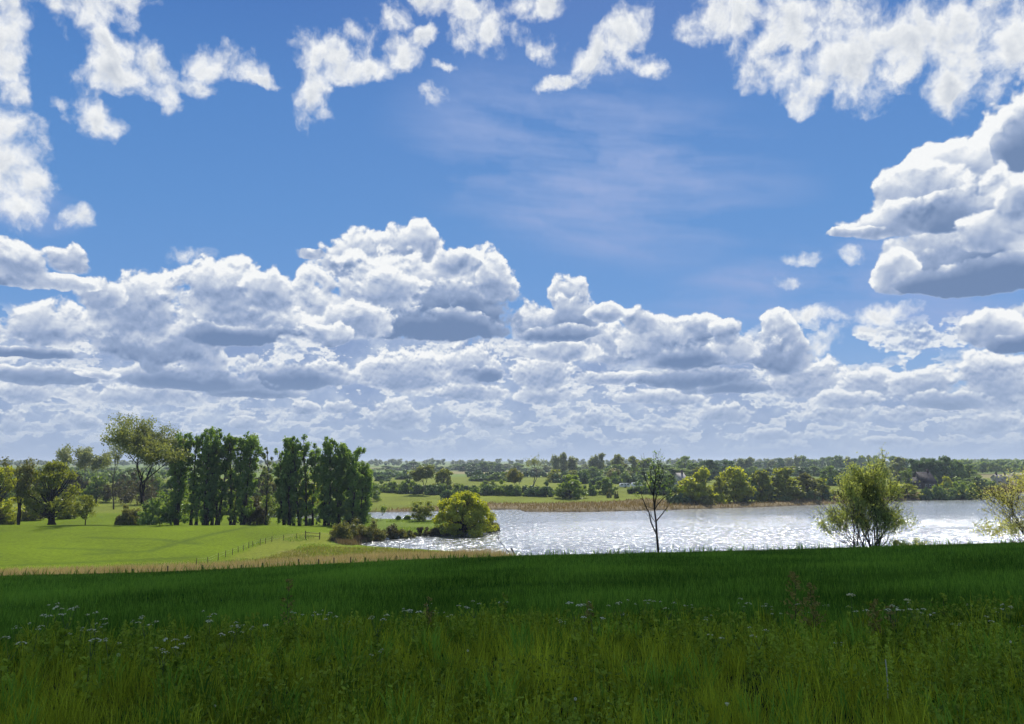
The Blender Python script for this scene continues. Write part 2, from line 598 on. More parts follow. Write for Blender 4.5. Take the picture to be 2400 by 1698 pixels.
def leaf_mat(name, dark, light, trans=0.45, gloss=0.04, nscale=0.5, k=1.5):
    dark, light = [v * k for v in dark], [min(v * k, 0.85) for v in light]
    """foliage: every leaf has its own tone between two real leaf colours"""
    m, t, o = new_mat(name)
    f = attr(t, 'tint') * 0.75 + (noise(t, coord(t), nscale, 3, 0.6, dim='3D') - 0.35) * 0.75 + (obj_random(t) - 0.5) * 0.14
    c = mixc(t, f.clamp(), dark, light)
    d = t.nodes.new('ShaderNodeBsdfDiffuse')
    tr = t.nodes.new('ShaderNodeBsdfTranslucent')
    t.links.new(c.s, d.inputs[0])
    tc = mixc(t, 1.0, c, (1.25, 1.15, 0.45), 'MULTIPLY')
    t.links.new(tc.s, tr.inputs[0])
    mx = t.nodes.new('ShaderNodeMixShader')
    mx.inputs[0].default_value = trans
    t.links.new(d.outputs[0], mx.inputs[1])
    t.links.new(tr.outputs[0], mx.inputs[2])
    g = t.nodes.new('ShaderNodeBsdfGlossy')
    g.inputs['Roughness'].default_value = 0.45
    m2 = t.nodes.new('ShaderNodeMixShader')
    m2.inputs[0].default_value = gloss
    t.links.new(mx.outputs[0], m2.inputs[1])
    t.links.new(g.outputs[0], m2.inputs[2])
    t.links.new(m2.outputs[0], o.inputs[0])
    return m


def plain_mat(name, c1, c2, scale=3.0, rough=0.8, spec=0.3, bump=0.0, metallic=0.0):
    m, t, o = new_mat(name)
    p = t.nodes.new('ShaderNodeBsdfPrincipled')
    n = noise(t, coord(t), scale, 6, 0.6, dim='3D')
    t.links.new(mixc(t, n.smooth(0.3, 0.7), c1, c2).s, p.inputs['Base Color'])
    p.inputs['Roughness'].default_value = rough
    p.inputs['Specular IOR Level'].default_value = spec
    p.inputs['Metallic'].default_value = metallic
    if bump:
        b = t.nodes.new('ShaderNodeBump')
        b.inputs['Strength'].default_value = bump
        b.inputs['Distance'].default_value = 0.05
        t.links.new(n.s, b.inputs['Height'])
        t.links.new(b.outputs[0], p.inputs['Normal'])
    t.links.new(p.outputs[0], o.inputs[0])
    return m


BARK = plain_mat('bark', (0.050, 0.040, 0.030), (0.11, 0.095, 0.075), 2.0, 0.9, 0.1, 0.4)
BARK_DARK = plain_mat('dark_bark', (0.020, 0.016, 0.014), (0.045, 0.036, 0.030), 3.0, 0.9, 0.1, 0.4)
BARK_GREY = plain_mat('grey_bark', (0.16, 0.15, 0.12), (0.30, 0.28, 0.23), 1.0, 0.9, 0.1)
OLD_WOOD = plain_mat('weathered_wood', (0.07, 0.05, 0.035), (0.17, 0.13, 0.09), 4.0, 0.9, 0.1)
L_POPLAR = leaf_mat('poplar_leaf', (0.050, 0.11, 0.020), (0.215, 0.32, 0.080), 0.6)
L_POPLAR_PALE = leaf_mat('pale_poplar_leaf', (0.09, 0.13, 0.05), (0.20, 0.25, 0.10), 0.5)
L_BROWN = leaf_mat('bronze_leaf', (0.085, 0.11, 0.035), (0.23, 0.26, 0.105), 0.55)
L_BROWN_DARK = leaf_mat('brown_scrub_leaf', (0.040, 0.040, 0.016), (0.11, 0.10, 0.04), 0.4)
L_OAK = leaf_mat('young_oak_leaf', (0.15, 0.185, 0.012), (0.41, 0.44, 0.045), 0.58)
L_OAK_DARK = leaf_mat('green_oak_leaf', (0.075, 0.10, 0.012), (0.26, 0.29, 0.038), 0.55)
L_OAK_GREEN = leaf_mat('fresh_green_leaf', (0.07, 0.12, 0.018), (0.22, 0.30, 0.045), 0.5)
L_OLIVE = leaf_mat('olive_scrub_leaf', (0.07, 0.08, 0.018), (0.22, 0.22, 0.06), 0.45)
L_WILLOW = leaf_mat('willow_leaf', (0.15, 0.19, 0.07), (0.33, 0.38, 0.17), 0.65)
L_WILLOW_PALE = leaf_mat('pale_willow_leaf', (0.24, 0.26, 0.12), (0.48, 0.49, 0.27), 0.65)
L_FAR = leaf_mat('woodland_leaf', (0.065, 0.12, 0.035), (0.21, 0.28, 0.085), 0.5, nscale=0.15)
L_FAR_DARK = leaf_mat('dark_woodland_leaf', (0.036, 0.076, 0.030), (0.115, 0.18, 0.065), 0.4, nscale=0.15)
L_FAR_GREY = leaf_mat('grey_woodland_leaf', (0.11, 0.14, 0.08), (0.26, 0.29, 0.17), 0.5, nscale=0.15)
L_FAR_GREEN = leaf_mat('hedge_leaf', (0.060, 0.11, 0.022), (0.20, 0.28, 0.055), 0.5, nscale=0.2)
L_GRASS = leaf_mat('verge_grass_blade', (0.012, 0.034, 0.003), (0.50, 0.54, 0.042), 0.28, 0.0, 0.35)
L_CROP = leaf_mat('crop_blade', (0.014, 0.046, 0.005), (0.21, 0.36, 0.045), 0.30, 0.0, 0.12)
L_WEED = leaf_mat('weed_leaf', (0.025, 0.060, 0.005), (0.34, 0.42, 0.045), 0.30, 0.01, 0.8)
L_REED = leaf_mat('dry_reed', (0.20, 0.165, 0.10), (0.35, 0.295, 0.19), 0.30, 0.0, 0.06)
L_REED_FAR = leaf_mat('brown_reed', (0.13, 0.098, 0.055), (0.21, 0.160, 0.09), 0.30, 0.0, 0.04)
L_REED_PINK = leaf_mat('dead_bank_reed', (0.085, 0.068, 0.045), (0.20, 0.155, 0.11), 0.30, 0.0, 0.2)
PETAL = leaf_mat('white_petal', (0.74, 0.74, 0.58), (0.88, 0.88, 0.72), 0.4, 0.0, k=1.0)
STEM = plain_mat('green_stem', (0.06, 0.10, 0.02), (0.14, 0.18, 0.05), 10.0, 0.7)
STEM_PALE = plain_mat('pale_dry_stalk', (0.42, 0.40, 0.26), (0.62, 0.58, 0.42), 10.0, 0.7)
STEM_BROWN = plain_mat('brown_stalk', (0.05, 0.028, 0.018), (0.12, 0.07, 0.04), 10.0, 0.8)
SEED_BROWN = leaf_mat('rusty_seed', (0.10, 0.085, 0.025), (0.34, 0.30, 0.09), 0.3, 0.0, 2.0)
DIRT_STONE = plain_mat('pale_stone', (0.30, 0.29, 0.26), (0.55, 0.54, 0.50), 2.0, 0.8)

# ------------------------------------------------------------------ terrain
LAKE_Z = -16.0


def flat_point(ox, oy, z=LAKE_Z):
    d = ray(ox, oy)
    k = z / d.z
    return d.x * k, d.y * k


CREST = [(-600, 1315), (0, 1297), (300, 1290), (600, 1277), (900, 1262), (1150, 1252), (1500, 1244), (1800, 1236), (2000, 1230), (2295, 1222), (3000, 1195)]
_cr = [ray(*c) for c in CREST]
CREST_U = np.array([d.x / d.y for d in _cr])
CREST_S = np.array([-d.z / d.y for d in _cr])
CREST_D, CAM_H = 60.0, 2.0

LAKE = [(560, 1152), (830, 1148), (930, 1147), (1080, 1143), (1160, 1142), (1176, 1147), (1300, 1148), (1500, 1143), (1700, 1137), (1850, 1131), (2050, 1121),
        (2205, 1118), (2212, 1108), (2295, 1104), (2600, 1098), (3100, 1095), (3600, 1250), (2295, 1250), (1800, 1262), (1500, 1262), (1250, 1258),
        (1150, 1253), (1050, 1240), (950, 1234), (850, 1228), (790, 1222), (800, 1219), (835, 1213), (900, 1206), (960, 1200), (1040, 1199), (1100, 1192), (1117, 1186),
        (1092, 1178), (980, 1168), (930, 1166), (830, 1165), (700, 1163), (560, 1160)]
LAKE_W = np.array([flat_point(*p) for p in LAKE])


def poly_dist(px, py, poly, closed=True):
    """signed distance: negative inside"""
    x, y = np.ravel(px), np.ravel(py)
    best = np.full(x.shape, 1e9)
    ins = np.zeros(x.shape, bool)
    n = len(poly)
    for i in range(n if closed else n - 1):
        a, b = poly[i], poly[(i + 1) % n]
        dx, dy = b[0] - a[0], b[1] - a[1]
        t = np.clip(((x - a[0]) * dx + (y - a[1]) * dy) / (dx * dx + dy * dy + 1e-12), 0, 1)
        best = np.minimum(best, np.hypot(x - a[0] - t * dx, y - a[1] - t * dy))
        if closed:
            c = ((a[1] > y) != (b[1] > y)) & (x < dx * (y - a[1]) / (dy if dy else 1e-12) + a[0])
            ins ^= c
    if closed:
        best = np.where(ins, -best, best)
    return best.reshape(np.shape(px))


def wav(x, y, s, seed):
    """cheap smooth noise in [-1, 1]"""
    r = np.random.default_rng(seed)
    o = 0
    for k in range(6):
        a, p = r.uniform(0, 6.28, 2)
        f = s * r.uniform(0.6, 1.7)
        o = o + np.sin((x * math.cos(a) + y * math.sin(a)) * f + p)
    return o / 3.2


PROF_Y = [0, 240, 300, 400, 550, 750, 1000, 1500, 3000, 6000]
PROF_Z = [-15.5, -15.4, -14.9, -12.4, -10.3, -9.6, -9.0, -7.5, -2.0, 6.0]


def hill_z(x, y):
    yy = np.maximum(y, 1.0)
    s = np.interp(x / yy, CREST_U, CREST_S)
    s = np.where(y < 12, s + (0.128 - s) * (1 - np.clip(yy / 12, 0, 1)), s)
    h0 = CAM_H
    b = h0 / CREST_D ** 2
    a = s - 2 * h0 / CREST_D
    near = h0 + a * y + b * y * y
    return -near


def terrain(x, y):
    x, y = np.asarray(x, float), np.asarray(y, float)
    h = hill_z(x, y)
    h = h + wav(x, y, 0.25, 3) * 0.05 * np.clip(1 - y / 80, 0, 1)
    f = np.interp(y, PROF_Y, PROF_Z)
    f = f + wav(x, y, 0.02, 4) * 0.12 + wav(x, y, 0.006, 5) * np.clip((y - 300) / 500, 0, 1) * 0.8
    # the bright field swells before it drops to the belt of trees
    sw = np.interp(y, [112, 130, 150, 172, 180, 190, 198, 230], [0, 0.35, 1.0, 1.5, 1.2, 0.1, -0.4, -0.1])
    f = f + sw * np.clip((-30 - x) / 22, 0, 1)
    k = 1.2
    hh = np.clip(0.5 + 0.5 * (h - f) / k, 0, 1)
    z = f * (1 - hh) + h * hh + k * hh * (1 - hh)
    d = poly_dist(x, y, LAKE_W)
    shore = LAKE_Z + 0.04 + 0.22 * np.maximum(d, 0)
    z = np.where(d > 0, np.minimum(z, shore), LAKE_Z - 0.12 - 0.2 * np.minimum(-d, 6.0))
    return z


_YS = np.exp(np.linspace(math.log(66), math.log(2500), 1200))


def ground_at(ox, oy):
    """where the line of sight through a measured point meets the land beyond the crest"""
    d = ray(ox, oy)
    u, s = d.x / d.y, d.z / d.y
    zz = terrain(_YS * u, _YS)
    hit = np.nonzero(zz >= s * _YS)[0]
    hit = hit[_YS[hit] > 92]
    i = hit[0] if len(hit) else len(_YS) - 1
    return float(_YS[i] * u), float(_YS[i]), float(zz[i])


def at_dist(ox, y):
    d = ray(ox, 1030)
    x = d.x / d.y * y
    return float(x), float(y), float(terrain(x, y))


def height_to(oy, p):
    """height above p that reaches the measured line oy"""
    d = ray(1147, oy)
    return d.z / d.y * p[1] - p[2]


def width_of(w, p):
    return w * K / FPX * p[1]


# land cover
def world_poly(pts, z=-15.5):
    return np.array([flat_point(x, y, z) for x, y in pts])


MARSH = world_poly([(560, 1262), (640, 1240), (700, 1227), (860, 1229), (1050, 1242), (1160, 1256), (1150, 1264), (700, 1285)])
REEDS = world_poly([(-300, 1278), (0, 1281), (250, 1275), (480, 1268), (640, 1258), (760, 1250), (900, 1243), (1040, 1242), (1130, 1249), (1172, 1262), (1100, 1275), (700, 1300), (0, 1335), (-300, 1345)])
ROUGH = world_poly([(420, 1290), (480, 1262), (560, 1228), (660, 1203), (750, 1198), (800, 1160), (1000, 1160), (1120, 1180), (1050, 1200), (790, 1222), (860, 1232), (700, 1262), (600, 1290)])
PENINSULA = world_poly([(740, 1222), (760, 1168), (830, 1160), (930, 1162), (1000, 1164), (1095, 1176), (1122, 1186), (1100, 1194), (1040, 1201), (960, 1203), (900, 1209), (835, 1216), (790, 1226)])
FAR_REED = world_poly([(700, 1149), (830, 1142), (930, 1139), (1080, 1128), (1180, 1130), (1330, 1128), (1450, 1122), (1560, 1127), (1700, 1128), (1850, 1118), (1950, 1112), (2060, 1112), (2220, 1100),
                       (2240, 1092), (2320, 1090), (2700, 1088), (2700, 1104), (2295, 1106), (2212, 1110), (2205, 1120), (2050, 1123), (1850, 1133), (1700, 1139), (1500, 1145), (1300, 1150), (1176, 1149), (1150, 1144), (930, 1149), (700, 1151)], -15.3)
TRACKS = [world_poly(t) for t in ([(200, 1217), (247, 1219), (346, 1220), (395, 1225), (440, 1229)], [(200, 1247), (262, 1245), (334, 1242), (395, 1228), (478, 1210), (560, 1196), (640, 1186)],
                                  [(-100, 1274), (0, 1270), (222, 1262), (358, 1257), (430, 1254)], [(100, 1236), (180, 1238), (260, 1241)])]


def make_terrain():
    ys = np.concatenate([np.arange(-26, 3, 1.0), np.exp(np.linspace(math.log(3), math.log(6500), 760))])
    us = np.concatenate([np.linspace(-1.9, -0.85, 40, endpoint=False), np.linspace(-0.85, 0.85, 760), np.linspace(0.85, 1.9, 41)[1:]])
    Yg, Ug = np.meshgrid(ys, us, indexing='ij')
    Xg = Ug * (Yg + 28.0)
    Zg = terrain(Xg, Yg)
    nr, nc = Yg.shape
    v = np.stack([Xg, Yg, Zg], -1).reshape(-1, 3)
    i = np.arange(nr * nc).reshape(nr, nc)
    f = np.stack([i[:-1, :-1], i[:-1, 1:], i[1:, 1:], i[1:, :-1]], -1).reshape(-1, 4)
    m = MB().add(v, f).build('ground', smooth=True)
    x, y = v[:, 0], v[:, 1]
    j = wav(x, y, 0.5, 8) * 0.7 + wav(x, y, 2.2, 9) * 0.4
    col = np.zeros((len(v), 4), np.float32)
    col[:, 3] = 1

    def put(mask, c):
        k = np.clip(mask, 0, 1)[:, None]
        col[:, :3] = col[:, :3] * (1 - k) + np.array(c) * k
    put(np.ones(len(v)), (0.128, 0.185, 0.004))                        # bright young crop on the flat
    far = (y - 235) / 10
    put(far, (0.165, 0.195, 0.022))                                     # pasture beyond the lake
    put((y - 520 + wav(x, y, .01, 12) * 30) / 15, (0.16, 0.22, 0.05))
    put((wav(x, y, 0.013, 14) - 0.45) * 4 * (y > 480), (0.25, 0.22, 0.10))
    put((-poly_dist(x, y, ROUGH) + j) / 2.0, (0.17, 0.20, 0.020))
    put((-poly_dist(x, y, PENINSULA) + j) / 1.0, (0.14, 0.20, 0.025))
    put((-poly_dist(x, y, MARSH) + j * 2) / 3.0, (0.24, 0.21, 0.085))
    put((-poly_dist(x, y, REEDS) + j * 1.2) / 1.5, (0.28, 0.23, 0.14))
    put((-poly_dist(x, y, FAR_REED) + j * 1.5) / 2.0, (0.20, 0.155, 0.085))
    d = poly_dist(x, y, LAKE_W)
    put((1.0 - d) / 0.8, (0.055, 0.045, 0.030))                        # dark muddy waterline
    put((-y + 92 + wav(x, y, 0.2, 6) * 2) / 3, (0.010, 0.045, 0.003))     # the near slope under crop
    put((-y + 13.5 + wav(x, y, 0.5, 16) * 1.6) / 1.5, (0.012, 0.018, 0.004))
    tr = np.minimum.reduce([poly_dist(x, y, t, False) for t in TRACKS])
    put((1.6 - tr) / 1.2 * 0.45, (0.05, 0.085, 0.010))
    a = m.attributes.new('cover', 'FLOAT_COLOR', 'POINT')
    a.data.foreach_set('color', col.ravel())
    mt, t, o = new_mat('ground_cover')
    p = t.nodes.new('ShaderNodeBsdfPrincipled')
    n = t.nodes.new('ShaderNodeAttribute')
    n.attribute_name = 'cover'
    base = E(t, n.outputs['Color'])
    pos = coord(t, 'World')
    n1 = noise(t, pos, 0.05, 8, 0.62, dim='3D')
    n2 = noise(t, pos, 1.6, 5, 0.65, dim='3D')
    k = (n1 - 0.5) * 1.1 + (n2 - 0.5) * 1.3 + 1.0
    kk = t.nodes.new('ShaderNodeVectorMath')
    kk.operation = 'SCALE'
    t.links.new(base.s, kk.inputs[0])
    t.links.new(k.s, kk.inputs['Scale'])
    t.links.new(kk.outputs[0], p.inputs['Base Color'])
    p.inputs['Roughness'].default_value = 0.95
    p.inputs['Specular IOR Level'].default_value = 0.08
    b = t.nodes.new('ShaderNodeBump')
    b.inputs['Strength'].default_value = 0.6
    b.inputs['Distance'].default_value = 0.25
    t.links.new(n2.s, b.inputs['Height'])
    t.links.new(b.outputs[0], p.inputs['Normal'])
    t.links.new(p.outputs[0], o.inputs[0])
    tag(link('ground', m, None, mt), kind='structure')


make_terrain()

# ------------------------------------------------------------------ water


def make_water():
    m, t, o = new_mat('lake_water')
    pos = coord(t, 'World')
    sp = t.nodes.new('ShaderNodeSeparateXYZ')
    t.links.new(pos.s, sp.inputs[0])
    x, y = E(t, sp.outputs[0]), E(t, sp.outputs[1])
    big = noise(t, xyz(t, x * 0.42 + y * 0.1, y * 0.9), 0.50, 2, 0.5)
    small = noise(t, xyz(t, x * 0.6 + y * 0.2, y), 2.2, 3, 0.6)
    gust = noise(t, xyz(t, x * 0.30, y), 0.035, 4, 0.55).smooth(0.35, 0.65, 0.65, 1.2)
    chop = noise(t, xyz(t, x * 0.95, y * 0.36), 0.75, 4, 0.66).smooth(0.38, 0.64, 0.08, 1.85)
    calm = gust * chop * (y.smooth(150.0, 290.0, 1.0, 0.32))
    h = (big * 1.0 + small * 0.08) * calm
    b = t.nodes.new('ShaderNodeBump')
    b.inputs['Strength'].default_value = 1.0
    b.inputs['Distance'].default_value = 0.19
    t.links.new(h.s, b.inputs['Height'])
    g = t.nodes.new('ShaderNodeBsdfGlossy')
    g.distribution = 'GGX'
    g.inputs['Color'].default_value = (0.96, 0.98, 1.0, 1)
    # small wind-roughened patches catch the sun, smoother water between them mirrors the sky
    cap = noise(t, xyz(t, x * 1.05 + 7.0, y * 0.52), 0.85, 3, 0.7).smooth(0.46, 0.64, 0.165, y.smooth(150.0, 300.0, 0.29, 0.215))
    t.links.new(cap.s, g.inputs['Roughness'])
    t.links.new(b.outputs[0], g.inputs['Normal'])
    d = t.nodes.new('ShaderNodeBsdfDiffuse')
    d.inputs[0].default_value = (0.06, 0.08, 0.085, 1)
    f = t.nodes.new('ShaderNodeFresnel')
    f.inputs['IOR'].default_value = 1.40
    mx = t.nodes.new('ShaderNodeMixShader')
    t.links.new(f.outputs[0], mx.inputs[0])
    t.links.new(d.outputs[0], mx.inputs[1])
    t.links.new(g.outputs[0], mx.inputs[2])
    t.links.new(mx.outputs[0], o.inputs[0])
    v = np.array([(-260, 70, LAKE_Z), (620, 70, LAKE_Z), (900, 620, LAKE_Z), (-260, 620, LAKE_Z)], float)
    tag(link('lake_water', MB().add(v, [(0, 1, 2, 3)]).build('lake_water'), None, m), kind='structure')


make_water()


# ------------------------------------------------------------------ the cloud whose shade lies on the near slope
def make_cloud():
    """a low cumulus straight overhead, above the top of the picture"""
    import bmesh
    H = 260.0
    k = 1 / math.tan(math.radians(SUN_EL))
    edge = 70.0 + (H + 9.0) * k
    r = np.random.default_rng(5)
    mb = MB()
    bm = bmesh.new()
    bmesh.ops.create_icosphere(bm, subdivisions=3, radius=1.0)
    sv = np.array([v.co[:] for v in bm.verts])
    sf = np.array([[v.index for v in f.verts] for f in bm.faces])
    bm.free()
    ctr = []
    sx = math.sin(math.radians(SUN_AZ)) * k * H
    for i in range(150):
        rad = r.uniform(22, 46)
        x = r.uniform(-210, 210) + sx
        y = r.uniform(-170, edge - rad)
        ctr.append((x, y, r.uniform(0, 26), rad))
    for i in range(34):
        rad = r.uniform(13, 17)
        x = -230 + i * 14.0 + sx
        ctr.append((x, edge - rad - 1.5 + r.uniform(-2.0, 2.0) - (x - sx) * 0.0, 4, rad))
    for x, y, z, rad in ctr:
        n = 1 + 0.10 * wav(sv[:, 0] * 6 + x, sv[:, 1] * 6 + y, 1.0, 31)[:, None]
        v = sv * n * rad
        v[:, 2] = np.where(v[:, 2] < 0, v[:, 2] * 0.25, v[:, 2] * 0.8)
        mb.add(v + np.array([x, y, H + z * 0.6]), sf)
    m, t, o = new_mat('cloud_vapour')
    d = t.nodes.new('ShaderNodeBsdfDiffuse')
    d.inputs[0].default_value = (0.9, 0.9, 0.92, 1)
    tr = t.nodes.new('ShaderNodeBsdfTranslucent')
    tr.inputs[0].default_value = (0.85, 0.87, 0.9, 1)
    mx = t.nodes.new('ShaderNodeMixShader')
    mx.inputs[0].default_value = 0.88
    t.links.new(d.outputs[0], mx.inputs[1])
    t.links.new(tr.outputs[0], mx.inputs[2])
    t.links.new(mx.outputs[0], o.inputs[0])
    tag(link('cloud', mb.build('cloud', smooth=True), None, m), kind='structure')


make_cloud()


# ------------------------------------------------------------------ trees
ICO_V = np.array([(0, 0, -1), (.7236, -.5257, -.4472), (-.2764, -.8507, -.4472), (-.8944, 0, -.4472), (-.2764, .8507, -.4472), (.7236, .5257, -.4472), (.2764, -.8507, .4472),
                  (-.7236, -.5257, .4472), (-.7236, .5257, .4472), (.2764, .8507, .4472), (.8944, 0, .4472), (0, 0, 1)])
ICO_F = np.array([(0, 1, 2), (1, 0, 5), (0, 2, 3), (0, 3, 4), (0, 4, 5), (1, 5, 10), (2, 1, 6), (3, 2, 7), (4, 3, 8), (5, 4, 9), (1, 10, 6), (2, 6, 7), (3, 7, 8), (4, 8, 9), (5, 9, 10),
                  (6, 10, 11), (7, 6, 11), (8, 7, 11), (9, 8, 11), (10, 9, 11)])


def unit(n, r):
    v = r.normal(size=(n, 3))
    return v / np.linalg.norm(v, axis=1, keepdims=True)


def fill_clumps(mb, ctr, rad, per, leaf, r, squash=0.8, core=0.0, long=1.5, shell=0.55):
    """leaf faces spread through and around every clump centre"""
    n = len(ctr)
    idx = np.repeat(np.arange(n), per)
    d = unit(len(idx), r)
    q = r.uniform(0, 1, len(idx)) ** shell
    off = d * (rad[idx] * q)[:, None] * np.array([1, 1, squash])
    pos = ctr[idx] + off
    ct = r.uniform(0.15, 0.85, n)[idx]
    tint = np.clip(ct * 0.6 + r.uniform(0, 0.4, len(idx)) + (off[:, 2] / (rad[idx] + 1e-6)) * 0.10, 0, 1)
    mb.leaves(pos, d, leaf, tint, long=long, rng=r)
    if core:
        v = (ICO_V[None] * (1 + 0.25 * r.normal(size=(n, 12, 1)))) * (rad * core)[:, None, None] * np.array([1, 1, squash]) + ctr[:, None]
        f = (ICO_F[None] + (np.arange(n) * 12)[:, None, None]).reshape(-1, 3)
        mb.add(v.reshape(-1, 3), f, np.repeat(r.uniform(0.1, 0.5, n), 20))


def limb_to(mb, p0, ctr, r0, r, sag=0.3, k=4, steps=4):
    """curved tapering limbs from points on the stem out to the clumps"""
    n = len(ctr)
    mid = (p0 + ctr) / 2
    mid[:, 2] = p0[:, 2] + (ctr[:, 2] - p0[:, 2]) * sag
    mid += r.normal(size=(n, 3)) * np.linalg.norm(ctr - p0, axis=1)[:, None] * 0.06
    prev = p0
    for s in range(1, steps + 1):
        t = s / steps
        cur = p0 * (1 - t) ** 2 + mid * 2 * t * (1 - t) + ctr * t * t
        mb.segs(prev, cur, r0 * (1 - (s - 1) / steps * 0.8), r0 * (1 - t * 0.8), k)
        prev = cur


def trunk_line(mb, h, r0, r1, r, lean=0.02, k=8, steps=8, base=(0, 0), flare=1.5):
    pts = []
    p = np.array([base[0], base[1], -0.4])
    d = r.normal(size=2) * lean
    for s in range(steps + 1):
        pts.append(p.copy())
        p = p + np.array([d[0] + r.normal() * lean, d[1] + r.normal() * lean, (h + 0.4) / steps])
    pts = np.array(pts)
    rr = r0 + (r1 - r0) * np.linspace(0, 1, steps + 1)
    rr[0] *= flare
    mb.segs(pts[:-1], pts[1:], rr[:-1], rr[1:], k)
    return pts


def tree_dome(seed, H, W, base=0.12, leaf=0.34, n=70, per=110, crad=0.13, power=0.42, trunk=0.03, skirt=0.72, core=0.45, squash=0.75):
    """broad round-headed tree"""
    r = np.random.default_rng(seed)
    tr, cr = MB(), MB()
    R = W / 2
    ctr = []
    while len(ctr) < n:
        t = r.uniform(0, 1)
        prof = (1 - t ** 2.1) ** 0.5 * (skirt + (1 - skirt) * min(1, t * 3.5))
        a = r.uniform(0, 6.283)
        q = r.uniform(0, 1) ** power
        lump = 1 + 0.13 * math.sin(a * 3 + seed) + 0.09 * math.sin(a * 5 + t * 7 + seed)
        ctr.append((math.cos(a) * q * prof * R * 0.88 * lump, math.sin(a) * q * prof * R * 0.88 * lump, H * (base + (1 - base) * t * 0.93)))
    ctr = np.array(ctr)
    rad = W * crad * r.uniform(0.65, 1.25, n)
    fill_clumps(cr, ctr, rad, per, leaf, r, squash, core)
    ht = H * 0.62
    pts = trunk_line(tr, ht, H * trunk, H * trunk * 0.35, r, H * 0.006)
    zf = np.clip(ctr[:, 2] / ht * 0.55, 0.16, 0.97)
    p0 = np.stack([np.interp(zf, np.linspace(0, 1, len(pts)), pts[:, i]) for i in range(3)], 1)
    limb_to(tr, p0, ctr, H * trunk * 0.33 * r.uniform(0.6, 1.2, n), r, 0.35)
    return tr.build('trunk'), cr.build('crown')


def tree_poplar(seed, H, W, leaf=0.34, n=95, per=85, base=0.10, leaders=2, crad=0.54, bushy=0.5):
    """tall narrow tree, clumps hugging upright leaders, sky showing between"""
    r = np.random.default_rng(seed)
    tr, cr = MB(), MB()
    ctrs, p0s = [], []
    for L in range(leaders):
        off = (r.uniform(-W, W) * 0.26, r.uniform(-W, W) * 0.26) if L else (0, 0)
        hh = H * (1 if L == 0 else r.uniform(0.84, 0.99))
        pts = trunk_line(tr, hh * 0.93, H * 0.014, 0.05, r, H * 0.004, base=off, steps=10, k=6)
        zz = np.linspace(0, 1, len(pts))
        m = n // leaders
        t = base + (1 - base) * r.uniform(0, 1, m) ** 0.8
        prof = np.interp(t, [0, 0.15, 0.4, 0.7, 0.88, 1.0], [bushy, bushy, 0.85, 1.0, 1.0, 0.72])
        a = r.uniform(0, 6.283, m)
        q = r.uniform(0.15, 1.0, m) ** 0.7
        ax = np.stack([np.interp(t, zz, pts[:, i]) for i in range(3)], 1)
        sp = W * (0.42 if leaders == 1 else 0.34)
        c = ax + np.stack([np.cos(a) * q * prof * sp, np.sin(a) * q * prof * sp, np.zeros(m)], 1)
        lo = np.clip(t - 0.10 - 0.05 * q, 0.05, 1)
        p0 = np.stack([np.interp(lo, zz, pts[:, i]) for i in range(3)], 1)
        ctrs.append(c)
        p0s.append(p0)
    ctr, p0 = np.concatenate(ctrs), np.concatenate(p0s)
    rad = crad * r.uniform(0.6, 1.35, len(ctr)) * W / 4.5
    fill_clumps(cr, ctr, rad, per, leaf, r, 1.3, 0.0, shell=0.7)
    limb_to(tr, p0, ctr, 0.06, r, 0.25, 3, 3)
    return tr.build('trunk'), cr.build('crown')


def grow(r, p, d, length, rad, depth, segs, tips, spread=0.55, up=0.15, ratio=0.74, kids=(2, 4), wob=0.12, thick=0.62):
    """recursive branching; tips collects the ends of the twigs"""
    steps = 3
    q, rr = np.array(p, float), rad
    for s in range(steps):
        d = d + r.normal(size=3) * wob
        d[2] += up * 0.3
        d /= np.linalg.norm(d)
        nq = q + d * length / steps
        nr = rad * (1 - (s + 1) / steps * (1 - thick))
        segs.append((*q, *nq, rr, nr))
        q, rr = nq, nr
        if depth <= 1:
            tips.append(q.copy())
    if depth <= 0:
        return
    for k in range(r.integers(*kids, endpoint=True)):
        a = unit(1, r)[0]
        nd = d + a * spread
        nd[2] += up
        nd /= np.linalg.norm(nd)
        grow(r, q, nd, length * ratio * r.uniform(0.75, 1.2), rr * 0.85, depth - 1, segs, tips, spread, up, ratio, kids, wob, thick)


